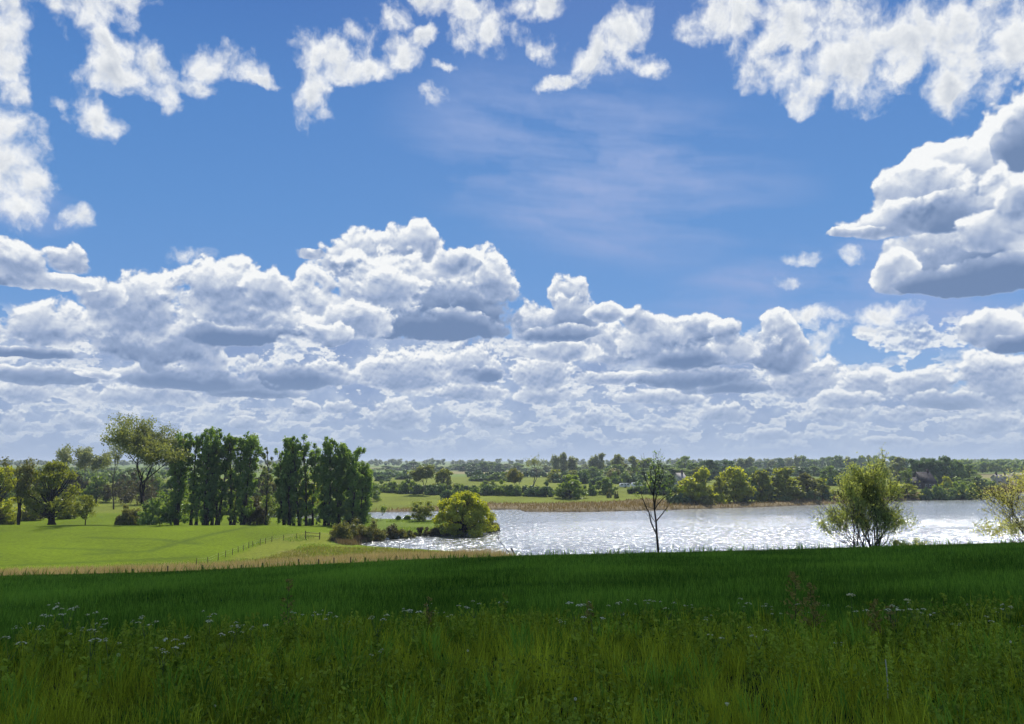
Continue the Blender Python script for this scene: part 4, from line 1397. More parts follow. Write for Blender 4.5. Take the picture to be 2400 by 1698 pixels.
FAR = [
    # feature trees on the far bank
    ('round', 1278, 1117, 1064, 78, L_OAK_GREEN, 'bright green round oak standing alone at the edge of the reeds', 'oak_tree'),
    ('round', 1545, 1129, 1068, 80, L_OAK, 'yellow-green oak by the far shore, left front of the yellow group', 'oak_tree'),
    ('round', 1577, 1128, 1046, 66, L_OAK, 'tallest yellow-green oak just right of the house', 'oak_tree'),
    ('round', 1612, 1127, 1068, 50, L_OAK_DARK, 'olive oak filling the middle of the yellow group', 'oak_tree'),
    ('round', 1645, 1125, 1044, 92, L_OAK, 'broad golden oak on the right of the yellow group', 'oak_tree'),
    ('low', 1609, 1129, 1102, 50, L_OAK, 'small yellow tree with low branches over the shore', 'small_tree'),
    ('round', 1672, 1124, 1071, 62, L_FAR_DARK, 'dark green tree in front of the golden oak', 'tree'),
    ('round', 1705, 1123, 1052, 64, L_OAK_DARK, 'olive tree right of the dark green one', 'tree'),
    ('round', 1722, 1122, 1086, 44, L_FAR_DARK, 'small dark green tree near the shore by the reed hump', 'tree'),
    ('round', 1760, 1121, 1048, 90, L_OAK_DARK, 'wide olive tree behind the reed hump', 'tree'),
    ('low', 1752, 1123, 1108, 44, L_FAR, 'low green bush at the water behind the reed hump'),
    ('round', 1806, 1120, 1060, 66, L_OLIVE, 'dull olive tree between the wide olive tree and the willow'),
    ('round', 1842, 1118, 1072, 66, L_OAK_DARK, 'olive tree close left of the willow on the far bank'),
    ('low', 1815, 1121, 1096, 46, L_FAR, 'grey-green bush on the far shore left of the willow'),
    ('low', 1850, 1120, 1100, 40, L_FAR_DARK, 'dark bush on the far shore behind the edge of the willow'),
    ('round', 1862, 1086, 1044, 46, L_FAR_GREEN, 'rounded green tree on the rise left of the willow top'),
    ('low', 1870, 1088, 1062, 50, L_FAR_DARK, 'dark hedge bush under the rounded green tree on the rise'),
    ('round', 1525, 1124, 1085, 40, L_FAR, 'dull green tree left of the yellow group by the sapling'),
    ('low', 1518, 1130, 1098, 64, L_FAR_DARK, 'dark shore bush below the left yellow oak'),
    ('low', 1580, 1130, 1108, 70, L_OLIVE, 'brown-green shore bush with dead branches under the yellow oaks'),
    ('round', 2035, 1116, 1084, 62, L_OAK, 'yellow-olive tree right behind the willow'),
    ('round', 2000, 1117, 1078, 50, L_OAK_DARK, 'olive tree hidden behind the right of the willow'),
    ('round', 1960, 1118, 1074, 60, L_OAK_DARK, 'olive tree hidden behind the middle of the willow'),
    ('round', 1910, 1118, 1076, 60, L_OLIVE, 'olive tree hidden behind the left of the willow'),
    # promontory
    ('low', 2076, 1121, 1088, 44, L_FAR_DARK, 'dark green bush at the left end of the wooded point'),
    ('low', 2102, 1120, 1084, 50, L_FAR_GREEN, 'green bush second from the left on the wooded point'),
    ('low', 2128, 1119, 1086, 44, L_FAR, 'mid-green bush in the middle of the wooded point'),
    ('low', 2150, 1117, 1080, 56, L_OAK_GREEN, 'lighter green bush, highest on the wooded point'),
    ('low', 2178, 1116, 1082, 50, L_FAR_GREEN, 'rounded green bush right of the highest on the wooded point'),
    ('low', 2196, 1117, 1094, 36, L_FAR_DARK, 'dark bush hanging over the water at the tip of the wooded point'),
    ('low', 2112, 1122, 1100, 40, L_FAR, 'low front bush on the wooded point'),
    ('low', 2165, 1120, 1104, 44, L_OLIVE, 'low brownish front bush on the wooded point'),
    ('low', 2097, 1092, 1062, 20, L_OAK_GREEN, 'small yellow-green round bush beside the dark farmhouse'),
    ('low', 2122, 1094, 1064, 34, L_OAK, 'pointed yellow-green bush right of the dark farmhouse'),
    ('low', 2150, 1093, 1072, 60, L_OAK_GREEN, 'long light green hedge bush behind the wooded point'),
    ('tall', 2036, 1096, 1050, 24, L_OAK_GREEN, 'slim light-topped tree with a pale trunk left of the farmhouse'),
    ('round', 2190, 1094, 1066, 60, L_FAR, 'rounded grey-green tree behind the tip of the wooded point'),
    ('low', 2222, 1092, 1076, 40, L_FAR_GREEN, 'low green bushes left of the white sheds'),
    # the left part beyond the meadow
    ('low', 850, 1103, 1080, 44, L_FAR_GREEN, 'hedge bush at the left end of the meadow hedge beside the poplars'),
    ('low', 880, 1104, 1078, 50, L_FAR_GREEN, 'hedge bush second from the left in the meadow hedge'),
    ('low', 912, 1105, 1068, 74, L_FAR_GREEN, 'big domed green bush in the meadow hedge'),
    ('low', 935, 1107, 1082, 34, L_FAR_DARK, 'dark ivy-green bush right of the domed one'),
    ('airy', 955, 1108, 1044, 54, L_BROWN, 'tall brown-olive airy tree in the meadow hedge'),
    ('low', 968, 1109, 1086, 44, L_FAR_DARK, 'dark hedge bush under the brown-olive airy tree'),
    ('round', 996, 1100, 1050, 60, L_OAK_DARK, 'round green tree right of the brown-olive airy tree'),
    ('low', 992, 1108, 1080, 40, L_FAR, 'grey-blossomed thorn below the round green tree'),
    ('low', 1005, 1120, 1092, 36, L_FAR_DARK, 'dark thorn behind the golden oak on the peninsula'),
    ('low', 1030, 1112, 1084, 44, L_FAR, 'dull bush right of the round green tree'),
    ('low', 1062, 1110, 1084, 46, L_FAR_GREEN, 'hedge bush right above the golden oak on the peninsula'),
    ('low', 1092, 1110, 1084, 50, L_FAR_DARK, 'dark hedge bush second right of the golden oak'),
    ('low', 1128, 1110, 1080, 46, L_OAK_GREEN, 'brighter hedge bush left of the bare-topped tree'),
    ('low', 1152, 1111, 1086, 44, L_FAR_GREEN, 'low hedge bush at the foot of the bare-topped tree'),
    ('airy', 1160, 1108, 1052, 40, L_OLIVE, 'olive airy tree just left of the bare-topped tree'),
    ('low', 1192, 1112, 1090, 50, L_FAR_DARK, 'dark hedge bush beneath the bare-topped tree'),
    ('low', 1222, 1113, 1084, 44, L_FAR_DARK, 'dark hedge bush left of the lone bright oak'),
    ('low', 1096, 1092, 1077, 50, L_OAK_GREEN, 'light bush in the small field behind the hedge'),
    ('low', 1322, 1110, 1078, 44, L_FAR, 'grey-green bush right of the lone bright oak'),
    ('round', 1358, 1108, 1070, 54, L_FAR_GREEN, 'rounded green tree left of the white caravans'),
    ('low', 1432, 1106, 1084, 60, L_FAR_DARK, 'dark bushes in front of the second caravan'),
    ('low', 1455, 1107, 1080, 50, L_FAR, 'green bush left behind the lone sapling'),
    ('round', 1480, 1108, 1062, 54, L_FAR_DARK, 'dark tree directly behind the lone sapling'),
    ('round', 1500, 1104, 1060, 40, L_FAR, 'green tree right behind the lone sapling'),
    ('low', 1365, 1116, 1098, 14, L_OLIVE, 'tiny shrub in the rough grass below the caravans, left one'),
    ('low', 1382, 1117, 1100, 12, L_OLIVE, 'tiny shrub in the rough grass below the caravans, right one'),
    # middle distance rows
    ('low', 1262, 1082, 1054, 60, L_FAR_DARK, 'dark hedge mass behind the lone bright oak'),
    ('low', 1305, 1084, 1052, 50, L_FAR_DARK, 'dark hedge mass right behind the lone bright oak'),
    ('low', 1345, 1086, 1062, 60, L_FAR_DARK, 'dark hedge mass above the rounded green tree'),
    ('low', 1390, 1084, 1056, 60, L_FAR_GREEN, 'green hedge mass above the white caravans'),
    ('low', 1422, 1084, 1060, 50, L_FAR_DARK, 'dark hedge mass above the second caravan'),
    ('round', 1330, 1072, 1046, 46, L_FAR_GREEN, 'rounded green tree in the row above the hedge masses'),
    ('round', 1380, 1074, 1040, 60, L_FAR_GREEN, 'wide green tree in the row above the hedge masses'),
    ('tall', 1243, 1068, 1018, 22, L_FAR_GREY, 'grey-green poplar at the left end of the tall distant clump'),
    ('tall', 1262, 1068, 1014, 24, L_FAR_GREY, 'grey-green poplar in the middle of the tall distant clump'),
    ('tall', 1286, 1068, 1018, 30, L_FAR_GREY, 'grey-green poplar at the right end of the tall distant clump'),
    ('tall', 1326, 1069, 1022, 26, L_FAR_GREY, 'left one of two tall distant grey trees before the gap of sky'),
    ('tall', 1345, 1069, 1015, 26, L_FAR_GREY, 'right one of two tall distant grey trees before the gap of sky'),
    ('round', 1386, 1068, 1017, 46, L_BROWN, 'brownish-green tall tree, left of the long distant clump'),
    ('round', 1420, 1068, 1022, 50, L_BROWN, 'brownish-green tall tree, middle of the long distant clump'),
    ('tall', 1452, 1070, 1026, 30, L_FAR_GREY, 'grey tree behind the top of the lone sapling'),
    ('tall', 1470, 1074, 1036, 30, L_FAR, 'green tree behind the top of the lone sapling'),
    ('round', 1500, 1066, 1042, 40, L_FAR, 'far green tree left of the house roof'),
    ('round', 1536, 1062, 1022, 44, L_OAK_GREEN, 'pale green distant tree above the house'),
    ('round', 1556, 1072, 1036, 44, L_FAR_GREEN, 'green tree just right above the house'),
    ('round', 1592, 1074, 1030, 56, L_FAR_DARK, 'large dark green tree behind the yellow group, left'),
    ('round', 1632, 1074, 1032, 54, L_FAR_DARK, 'large dark green tree behind the yellow group, right'),
    ('round', 1660, 1062, 1026, 30, L_FAR_GREY, 'small blue-green distant tree above the golden oak, left one'),
    ('round', 1682, 1062, 1024, 34, L_FAR_GREY, 'small blue-green distant tree above the golden oak, right one'),
    ('tall', 2052, 1086, 1028, 34, L_FAR_DARK, 'dark fir-like tree left behind the farmhouse'),
    ('tall', 2072, 1086, 1024, 34, L_FAR_DARK, 'dark fir-like tree right above the farmhouse'),
    ('tall', 2096, 1086, 1026, 34, L_FAR_DARK, 'dark fir-like tree third in the dark group'),
    ('round', 2122, 1086, 1022, 54, L_FAR_DARK, 'broadest dark tree at the right of the dark group'),
    ('round', 2148, 1084, 1030, 40, L_FAR, 'green tree right of the dark group'),
    ('round', 2015, 1082, 1024, 50, L_FAR_GREY, 'grey-green tree behind the willow top, right side'),
    ('round', 2172, 1082, 1040, 50, L_FAR, 'rounded green tree at the foot of the far wooded hill'),
    ('low', 1075, 1078, 1058, 70, L_FAR_DARK, 'dark distant hedge left in the row behind the small field'),
    ('low', 1120, 1078, 1058, 70, L_FAR_GREEN, 'distant hedge right in the row behind the small field'),
    ('low', 1150, 1080, 1066, 40, L_FAR_DARK, 'dark thorn clump at the end of the distant hedge row'),
    ('low', 860, 1078, 1062, 60, L_FAR_DARK, 'dark distant hedge next to the poplars'),
    ('low', 905, 1074, 1056, 60, L_FAR_DARK, 'dark distant hedge above the domed bush'),
    ('low', 875, 1066, 1052, 56, L_FAR, 'farther pale hedge next to the poplars'),
]
for k, ox, by, top, w, mat, lab, *nm in FAR:
    far_tree(k, ox, by, top, w, mat, lab, nm[0] if nm else None)

p = ground_at(1190, 1106)
ms = tree_grown(240, height_to(1016, p), width_of(84, p), 1, depth=6, leaf=0.35, per=2, blob=0.5, trunk_h=0.24, r0=0.5, spread=0.5, up=0.22, ratio=0.78, kids=(2, 3), leafed=0.35)
put_tree('bare_tree', 'tall bare-topped grey tree rising above the far hedge', ms, p, bark=BARK_GREY, leafm=L_FAR_GREY)

# the row of trees along the skyline
r = np.random.default_rng(77)
SKY = [(0, 40, 1068, 1050), (270, 300, 1062, 1048), (835, 1120, 1062, 1040), (1100, 1240, 1062, 1038), (1470, 1700, 1060, 1036), (1690, 1900, 1058, 1022), (1880, 2140, 1058, 1022)]
x = -40.0
while x < 2360:
    top = np.interp(x, [-40, 200, 420, 830, 880, 920, 980, 1010, 1060, 1120, 1180, 1230, 1480, 1560, 1700, 1760, 1990, 2120, 2180, 2240, 2360],
                    [1045, 1050, 1050, 1050, 1046, 1036, 1042, 1042, 1035, 1036, 1044, 1040, 1040, 1034, 1030, 1023, 1022, 1028, 1034, 1040, 1038]) + r.uniform(-4, 5)
    w = r.uniform(20, 38)
    kind = 'tall' if 1700 < x < 2080 and r.uniform() < 0.55 else 'round'
    mat = [L_FAR, L_FAR_GREY, L_FAR, L_FAR_DARK][r.integers(0, 4)]
    where = ('left of the poplars' if x < 400 else 'behind the poplars' if x < 830 else 'above the far meadow' if x < 1240 else 'behind the tall distant clumps' if x < 1500 else 'behind the yellow oaks' if x < 1880 else 'on the far right')
    far_tree(kind, x, 0, top, w * (0.8 if kind == 'tall' else 1.25), mat, 'small hazy tree in the skyline row ' + where, dist=r.uniform(700, 980), group='trees along the skyline ' + where)
    x += w * 0.66
# the belt of trees between the yellow oaks and the skyline
x = 1245.0
while x < 2150:
    top = np.interp(x, [1240, 1480, 1560, 1700, 1800, 2150], [1052, 1052, 1044, 1046, 1046, 1048]) + r.uniform(-3, 6)
    w = r.uniform(26, 44)
    where = 'above the caravans' if x < 1500 else 'behind the yellow oaks' if x < 1760 else 'behind the willow'
    far_tree('round' if r.uniform() < 0.8 else 'tall', x, 0, top, w * 1.2, [L_FAR, L_FAR_DARK, L_OAK_DARK, L_FAR_GREEN, L_OLIVE][r.integers(0, 5)], 'middle-distance tree in the wooded belt ' + where, dist=r.uniform(430, 600), group='wooded belt ' + where)
    x += w * 0.62


def wood(name, label, quad, n, seed, mat, hgt=(7, 12)):
    """a distant wood that reads as one mass"""
    r = np.random.default_rng(seed)
    mb = MB()
    (x0, x1), (y0, y1) = quad
    ctr, rad = [], []
    for i in range(n):
        y = r.uniform(y0, y1)
        d = ray(r.uniform(x0, x1), 1030)
        x = d.x / d.y * y
        h = r.uniform(*hgt)
        z = float(terrain(x, y))
        for k in range(5):
            ctr.append((x + r.normal() * 2.4, y + r.normal() * 2.4, z + h * r.uniform(0.3, 0.85)))
            rad.append(h * 0.25)
    fill_clumps(mb, np.array(ctr), np.array(rad), 34, 1.1, r, 0.9, 0.75)
    tag(link(name, mb.build(name), None, mat), label, 'woodland', kind='stuff')


wood('woodland', 'hazy blue-green woodland on the far right hill', ((2130, 2480), (620, 1250)), 420, 91, L_FAR, (8, 13))
wood('woodland', 'thin strip of far woodland along the whole horizon', ((-250, 2600), (1250, 1700)), 520, 92, L_FAR_GREY, (9, 15))
wood('woodland', 'hedged woodland behind the left trees', ((-300, 420), (420, 620)), 150, 93, L_FAR, (4, 7))


# ---- hedgerows in the far fields: long things
def hedge(label, x0, y0, x1, y1, h, mat, seed):
    r = np.random.default_rng(seed)
    a, b = np.array(ground_at(x0, y0)), np.array(ground_at(x1, y1))
    L = np.linalg.norm((b - a)[:2])
    n = max(8, int(L / 1.6))
    t = (np.arange(n) + r.uniform(-0.3, 0.3, n)) / n
    c = a + (b - a) * t[:, None]
    c[:, 2] = terrain(c[:, 0], c[:, 1])
    o0 = a.copy()
    hh = h * (0.85 + 0.3 * r.uniform(size=n))
    ctr = np.concatenate([c + np.stack([r.normal(size=n) * 0.5, r.normal(size=n) * 0.6, hh * k], 1) for k in (0.35, 0.68)]) - o0
    rad = np.concatenate([hh * 0.42, hh * 0.34])
    mb = MB()
    fill_clumps(mb, ctr, rad, 40, 0.5, r, 0.9, 0.8)
    o = link('hedge', mb.build('hedge'), None, mat)
    o.location = o0
    tag(o, label, 'hedge')


hedge('long green hedge at the top of the bright far meadow', 836, 1101, 985, 1108, 3.8, L_FAR_GREEN, 1)
hedge('dark hedge behind the golden oak along the far meadow', 1040, 1108, 1240, 1109, 3.8, L_FAR_DARK, 2)
hedge('far dark hedge crossing the pasture above the domed bush', 838, 1070, 950, 1072, 4.0, L_FAR_DARK, 3)
hedge('far hedge between the small field and the skyline trees', 1045, 1070, 1240, 1070, 4.0, L_FAR_DARK, 4)
hedge('short hedge beyond the field with the white caravans', 1385, 1078, 1470, 1079, 4.0, L_FAR_GREEN, 5)
hedge('far field hedge behind the left-hand oak', -60, 1108, 245, 1112, 3.2, L_BROWN_DARK, 6)
hedge('pale hedge on the rise between the house and the willow', 1700, 1066, 1900, 1066, 5.0, L_FAR, 7)

# ------------------------------------------------------------------ buildings and caravans
PAINT = plain_mat('white_render', (0.40, 0.395, 0.37), (0.50, 0.49, 0.46), 0.6, 0.9, 0.2)
BRICK = plain_mat('dark_brick', (0.07, 0.055, 0.05), (0.12, 0.095, 0.08), 2.0, 0.9, 0.1)
TILE_GREY = plain_mat('grey_tiles', (0.24, 0.23, 0.22), (0.36, 0.34, 0.32), 1.5, 0.8, 0.2)
TILE_DARK = plain_mat('dark_brown_tiles', (0.018, 0.016, 0.020), (0.035, 0.030, 0.034), 1.5, 0.8, 0.2)
GLASS = plain_mat('dark_glass', (0.02, 0.025, 0.03), (0.04, 0.05, 0.06), 0.5, 0.08, 0.6)
CARA = plain_mat('caravan_panel', (0.74, 0.75, 0.74), (0.82, 0.82, 0.81), 0.8, 0.35, 0.5)
RUBBER = plain_mat('tyre_rubber', (0.02, 0.02, 0.02), (0.04, 0.04, 0.04), 3.0, 0.8)
STEEL = plain_mat('galvanised_steel', (0.30, 0.31, 0.32), (0.42, 0.43, 0.44), 2.0, 0.45, 0.5)


def house(name, label, p, L, W, h, rh, rz, wall, roofm, barge=None):
    t = thing(name, label, 'house', p, rz)
    mb = MB()
    x, y = L / 2, W / 2
    v = [(-x, -y, -1), (x, -y, -1), (x, y, -1), (-x, y, -1), (-x, -y, h), (x, -y, h), (x, y, h), (-x, y, h), (-x, 0, h + rh - 0.05), (x, 0, h + rh - 0.05)]
    mb.add(v, [(0, 1, 5, 4), (1, 2, 6, 5), (2, 3, 7, 6), (3, 0, 4, 7)]).add(v, [(4, 8, 7), (5, 6, 9)])
    link('wall', mb.build('wall'), t, wall)
    ov = 0.35
    rb = MB()
    for s in (-1, 1):
        e = [(-x - ov, s * (y + ov), h - ov * rh / y), (x + ov, s * (y + ov), h - ov * rh / y), (x + ov, 0, h + rh), (-x - ov, 0, h + rh)]
        u = [(a, b, c + 0.18) for a, b, c in e]
        rb.add(e + u, [(0, 1, 2, 3), (4, 5, 6, 7), (0, 1, 5, 4), (1, 2, 6, 5), (3, 0, 4, 7), (2, 3, 7, 6)])
    ro = link('roof', rb.build('roof'), t, roofm)
    c = MB().box((x - 0.9, 0, h + rh + 0.4), (0.7, 1.1, 2.0))
    c.segs([(x - 0.9, -0.25, h + rh + 1.4), (x - 0.9, 0.25, h + rh + 1.4)], [(x - 0.9, -0.25, h + rh + 1.75), (x - 0.9, 0.25, h + rh + 1.75)], 0.12, 0.10, 8)
    link('chimney', c.build('chimney'), ro, BRICK)
    wn = []
    for i in range(3):
        for z in ((1.4, 3.9) if h > 4.5 else (1.4,)):
            wn.append(((i - 1) * L * 0.3, -y - 0.03, z))
    for a, b, z in wn:
        f = link('window', MB().box((a, b, z), (1.1, 0.06, 1.2)).build('window'), t, CARA)
        link('pane', MB().box((a, b - 0.035, z), (0.9, 0.02, 1.0)).build('pane'), f, GLASS)
    for s in (-1, 1):
        f = link('window', MB().box((s * (x + 0.03), 0, h * 0.62), (0.06, 1.0, 1.2)).build('window'), t, CARA)
        link('pane', MB().box((s * (x + 0.065), 0, h * 0.62), (0.02, 0.8, 1.0)).build('pane'), f, GLASS)
    if barge:
        for sx in (-1, 1):
            b = MB()
            for s in (-1, 1):
                b.segs([(sx * (x + ov + 0.06), s * (y + ov), h - ov * rh / y)], [(sx * (x + ov + 0.06), 0, h + rh + 0.05)], 0.16, 0.16, 4)
            link('bargeboard', b.build('bargeboard'), t, barge)
    return t


p = ground_at(1524, 1086)
house('house', 'pale gabled house half hidden between the trees, left of the yellow oaks', p, width_of(20, p), 6.0, height_to(1074, p), 3.2, 0.5, PAINT, TILE_GREY)
p = ground_at(2070, 1094)
house('farmhouse', 'larger dark-roofed farmhouse among the dark trees above the wooded point', p, width_of(38, p), 8.0, height_to(1080, p), height_to(1058, p) - height_to(1080, p), 0.35, BRICK, TILE_DARK, None)
house('farmhouse', 'smaller dark-roofed wing left of the farmhouse gable', ground_at(2052, 1095), width_of(20, p), 6.0, height_to(1083, p), 3.0, -0.9, BRICK, TILE_DARK, None)
for i, (ox, by, w, lab) in enumerate(((2229, 1078, 9, 'small white shed by the far reeds, left of a pair'), (2247, 1078, 10, 'small white shed by the far reeds, right of a pair'), (2288, 1080, 34, 'long white building behind the right-hand willow'))):
    p = at_dist(ox, 430 + i * 8)
    house('shed' if i < 2 else 'white_house', lab, p, width_of(w, p), 5.0, max(2.4, height_to(1070 if i < 2 else 1066, p)), 1.4, 0.15, PAINT, TILE_GREY)


def caravan(label, p, L, rz):
    t = thing('caravan', label, 'caravan', p, rz, 'white caravans parked in the far field')
    H, W = L * 0.42, 2.3
    prof = [(-.5, .16), (-.5, .55), (-.46, .86), (-.40, .97), (-.1, 1.0), (.3, 1.0), (.41, .95), (.47, .80), (.5, .50), (.48, .2), (.40, .14), (-.44, .14)]
    a = [(x * L, -W / 2, z * H) for x, z in prof]
    b = [(x * L, W / 2, z * H) for x, z in prof]
    n = len(prof)
    mb = MB()
    mb.add(a + b, [(i, (i + 1) % n, (i + 1) % n + n, i + n) for i in range(n)])
    for off, y in ((0, -1), (n, 1)):
        v = (a if off == 0 else b) + [(0, y * W / 2, H * 0.55)]
        mb.add(v, [(i, (i + 1) % n, n) for i in range(n)])
    link('body', mb.build('body'), t, CARA)
    for x, w in ((-.30, .2), (0.02, .14), (.28, .22)):
        f = link('window', MB().box((x * L, -W / 2 - 0.02, H * 0.66), (w * L, 0.04, H * 0.26)).build('window'), t, RUBBER)
        link('pane', MB().box((x * L, -W / 2 - 0.045, H * 0.66), (w * L * 0.9, 0.02, H * 0.22)).build('pane'), f, GLASS)
    for s in (-1, 1):
        w = MB().segs([(0.02 * L, s * W / 2 - 0.09, 0.32)], [(0.02 * L, s * W / 2 + 0.09, 0.32)], 0.32, 0.32, 14)
        w.segs([(0.02 * L, s * (W / 2 + 0.09), 0.32)], [(0.02 * L, s * (W / 2 + 0.10), 0.32)], 0.32, 0.02, 14)
        link('wheel', w.build('wheel'), t, RUBBER)
    d = MB().segs([(-.5 * L, -.5, .4), (-.5 * L, .5, .4)], [(-.5 * L - 1.1, 0, .42), (-.5 * L - 1.1, 0, .42)], 0.05, 0.05, 6)
    d.segs([(-.5 * L - 1.0, 0, -0.05)], [(-.5 * L - 1.0, 0, .55)], 0.04, 0.04, 6)
    link('drawbar', d.build('drawbar'), t, STEEL)
    link('door', MB().box((0.15 * L, -W / 2 - 0.03, H * 0.52), (0.09 * L, 0.03, H * 0.66)).build('door'), t, CARA)


p = ground_at(1400, 1093)
caravan('white caravan with a dark side window in full view in the far field', p, width_of(23, p), 0.1)
p = ground_at(1427, 1092)
caravan('second white caravan, mostly hidden behind dark bushes', p, width_of(24, p), 0.25)

p = at_dist(1467, 880)
t = thing('mast', 'thin mast above the trees on the skyline, above the sapling', 'mast', p)
hm = height_to(1026, p)
mb = MB()
for a in range(3):
    q = np.array([math.cos(a * 2.094), math.sin(a * 2.094), 0]) * 0.5
    mb.segs([q + [0, 0, -1]], [q * 0.3 + [0, 0, hm]], 0.16, 0.10, 4)
for k in range(10):
    z0, z1 = hm * k / 10, hm * (k + 1) / 10
    for a in range(3):
        b = (a + 1) % 3
        mb.segs([(math.cos(a * 2.094) * .5 * (1 - .07 * k), math.sin(a * 2.094) * .5 * (1 - .07 * k), z0)], [(math.cos(b * 2.094) * .5 * (1 - .07 * k), math.sin(b * 2.094) * .5 * (1 - .07 * k), z1)], 0.06, 0.06, 3)
link('lattice', mb.build('lattice'), t, STEEL)


# ------------------------------------------------------------------ fences
def fence(label, pts, h, r, wires=2, seed=1, rail=()):
    """pts are measured post feet; the first spot is the fence's origin"""
    rr = np.random.default_rng(seed)
    w = np.array(pts)
    t = thing('post_and_wire_fence', label, 'fence', tuple(w[0]))
    tops = []
    for i, q in enumerate(w):
        q = q - w[0]
        hh = h * rr.uniform(0.85, 1.12)
        lean = rr.normal(size=2) * 0.05
        top = q + np.array([lean[0], lean[1], hh])
        mb = MB().segs([q + [0, 0, -0.4]], [top], r, r * 0.92, 7)
        mb.segs([top], [top + [0, 0, 0.03]], r * 0.92, r * 0.3, 7)
        link('post', mb.build('post'), t, OLD_WOOD)
        tops.append(top)
    tops = np.array(tops)
    feet = w - w[0]
    mb = MB()
    for k in range(wires):
        f = 0.9 - k * 0.35
        a = feet + (tops - feet) * f
        m = (a[:-1] + a[1:]) / 2 - [0, 0, 0.04]
        mb.segs(a[:-1], m, 0.006, 0.006, 3)
        mb.segs(m, a[1:], 0.006, 0.006, 3)
    link('wire', mb.build('wire'), t, STEEL)
    for i, j in rail:
        for f in (0.4, 0.8):
            a, b = feet[i] + (tops[i] - feet[i]) * f, feet[j] + (tops[j] - feet[j]) * f
            link('rail', MB().segs([a], [b], 0.05, 0.05, 5).build('rail'), t, OLD_WOOD)


def gz(x, y):
    return (x, y, float(terrain(x, y)))


def crest_post(ox, ybase):
    d = ray(ox, ybase)
    y = 99.5 + max(ox - 700, 0) * 0.02
    x = d.x / d.y * y
    return (x, y, float(terrain(x, y)))


fence('row of dark wooden posts in the tan reeds along the foot of the near slope', [crest_post(x, 1262) for x in (300, 377, 455, 541, 589, 669, 714, 748, 785, 819, 850, 887, 913, 940, 973, 1005, 1041, 1072, 1097, 1129, 1170, 1178, 1222, 1260, 1303, 1339)], 1.8, 0.09, 2, 3)
fence('line of small posts climbing the bright field towards the peninsula', [ground_at(x, y) for x, y in ((440, 1268), (466, 1263), (489, 1256), (505, 1249), (521, 1244), (534, 1239), (546, 1234), (557, 1229), (567, 1226), (583, 1223), (595, 1219), (609, 1215), (636, 1211), (664, 1207))], 1.05, 0.055, 2, 4)
fence('three taller posts with rails at the end of the field by the thorn bushes', [ground_at(x, y) for x, y in ((685, 1209), (716, 1209), (744, 1214))], 1.5, 0.10, 1, 5, ((0, 1),))
fence('thin posts standing along the water of the bay in front of the marsh', [ground_at(x, y) for x, y in ((820, 1229), (843, 1231), (867, 1233), (895, 1235), (930, 1238), (960, 1240), (989, 1243), (1021, 1245), (1057, 1246))], 1.2, 0.045, 2, 6)
t_ = [ground_at(x, y) for x, y in ((1120, 1134), (1230, 1130), (1330, 1126), (1440, 1127), (1540, 1131))]
# pale stones on the bay's edge
r = np.random.default_rng(15)
for i, (ox, oy, s) in enumerate(((894, 1205, .7), (866, 1209, .45), (972, 1200, .4), (1050, 1199, .5), (1108, 1192, .8), (1085, 1196, .6), (1020, 1236, .5))):
    p = ground_at(ox, oy)
    v = ICO_V * (1 + 0.2 * r.normal(size=(12, 1))) * s * np.array([1.4, 1, 0.6])
    o = link('stone', MB().add(v, ICO_F).build('stone'), None, DIRT_STONE)
    o.location = p
    tag(o, ('largest pale stone under the thorn bushes of the bay', 'small pale stone left of the largest one', 'pale stone below the brambles on the bank', 'pale stone in the shade of the golden oak', 'big pale stone at the tip of the peninsula', 'pale stone just left of the peninsula tip', 'pale stone at the near edge of the bay')[i], 'stone')

# ------------------------------------------------------------------ reeds and grass


def blades(name, x, y, h, w, mat, seed, bend=0.35, seg=2, label=None, cat='grass', tint=None, dirn=None, z=None):
    """upright bent blades as one mesh"""
    r = np.random.default_rng(seed)
    n = len(x)
    z = terrain(x, y) if z is None else z
    a = r.uniform(0, 6.283, n)
    # the faces look roughly along the view, the bending goes any way
    fa = r.uniform(-0.9, 0.9, n)
    side = np.stack([np.cos(fa), np.sin(fa), np.zeros(n)], 1)
    if dirn is None:
        bd = np.stack([np.cos(a), np.sin(a), np.zeros(n)], 1)
    else:
        bd = dirn
    b = (r.uniform(0.1, 1.0, n) * bend * h)[:, None]
    base = np.stack([x, y, z - 0.02], 1)
    hw = (w * 0.5)[:, None]
    vs, up = [], np.array([0, 0, 1.0])
    for k in range(seg):
        t = k / seg
        c = base + up * (h * t)[:, None] + bd * b * t * t
        ww = hw * (1 - 0.35 * t)
        vs += [c - side * ww, c + side * ww]
    tip = base + up * (h * (1 - 0.25 * bend * r.uniform(0, 1, n)))[:, None] + bd * b
    vs.append(tip)
    k = 2 * seg + 1
    v = np.stack(vs, 1).reshape(-1, 3)
    o = np.arange(n)[:, None] * k
    tint = r.uniform(0, 1, n) if tint is None else tint
    mb = MB()
    mb.add(v, o + np.array([[2 * seg - 2, 2 * seg - 1, 2 * seg]]), tint)
    for s in range(seg - 1):
        mb.f4.append(o + np.array([[2 * s, 2 * s + 1, 2 * s + 3, 2 * s + 2]]))
        mb.t4.append(np.asarray(tint, float))
    ob = link(name, mb.build(name), None, mat)
    tag(ob, label, cat, kind='stuff')
    return ob


def scatter(n, y0, y1, seed, u=0.80, p=1.0):
    """log-uniform in distance, even across the view"""
    r = np.random.default_rng(seed)
    y = np.exp(r.uniform(math.log(y0), math.log(y1), n))
    x = r.uniform(-1, 1, n) * (u * (y + 2.0) + 7.0)       # wide enough for a step to either side
    return x, y, r


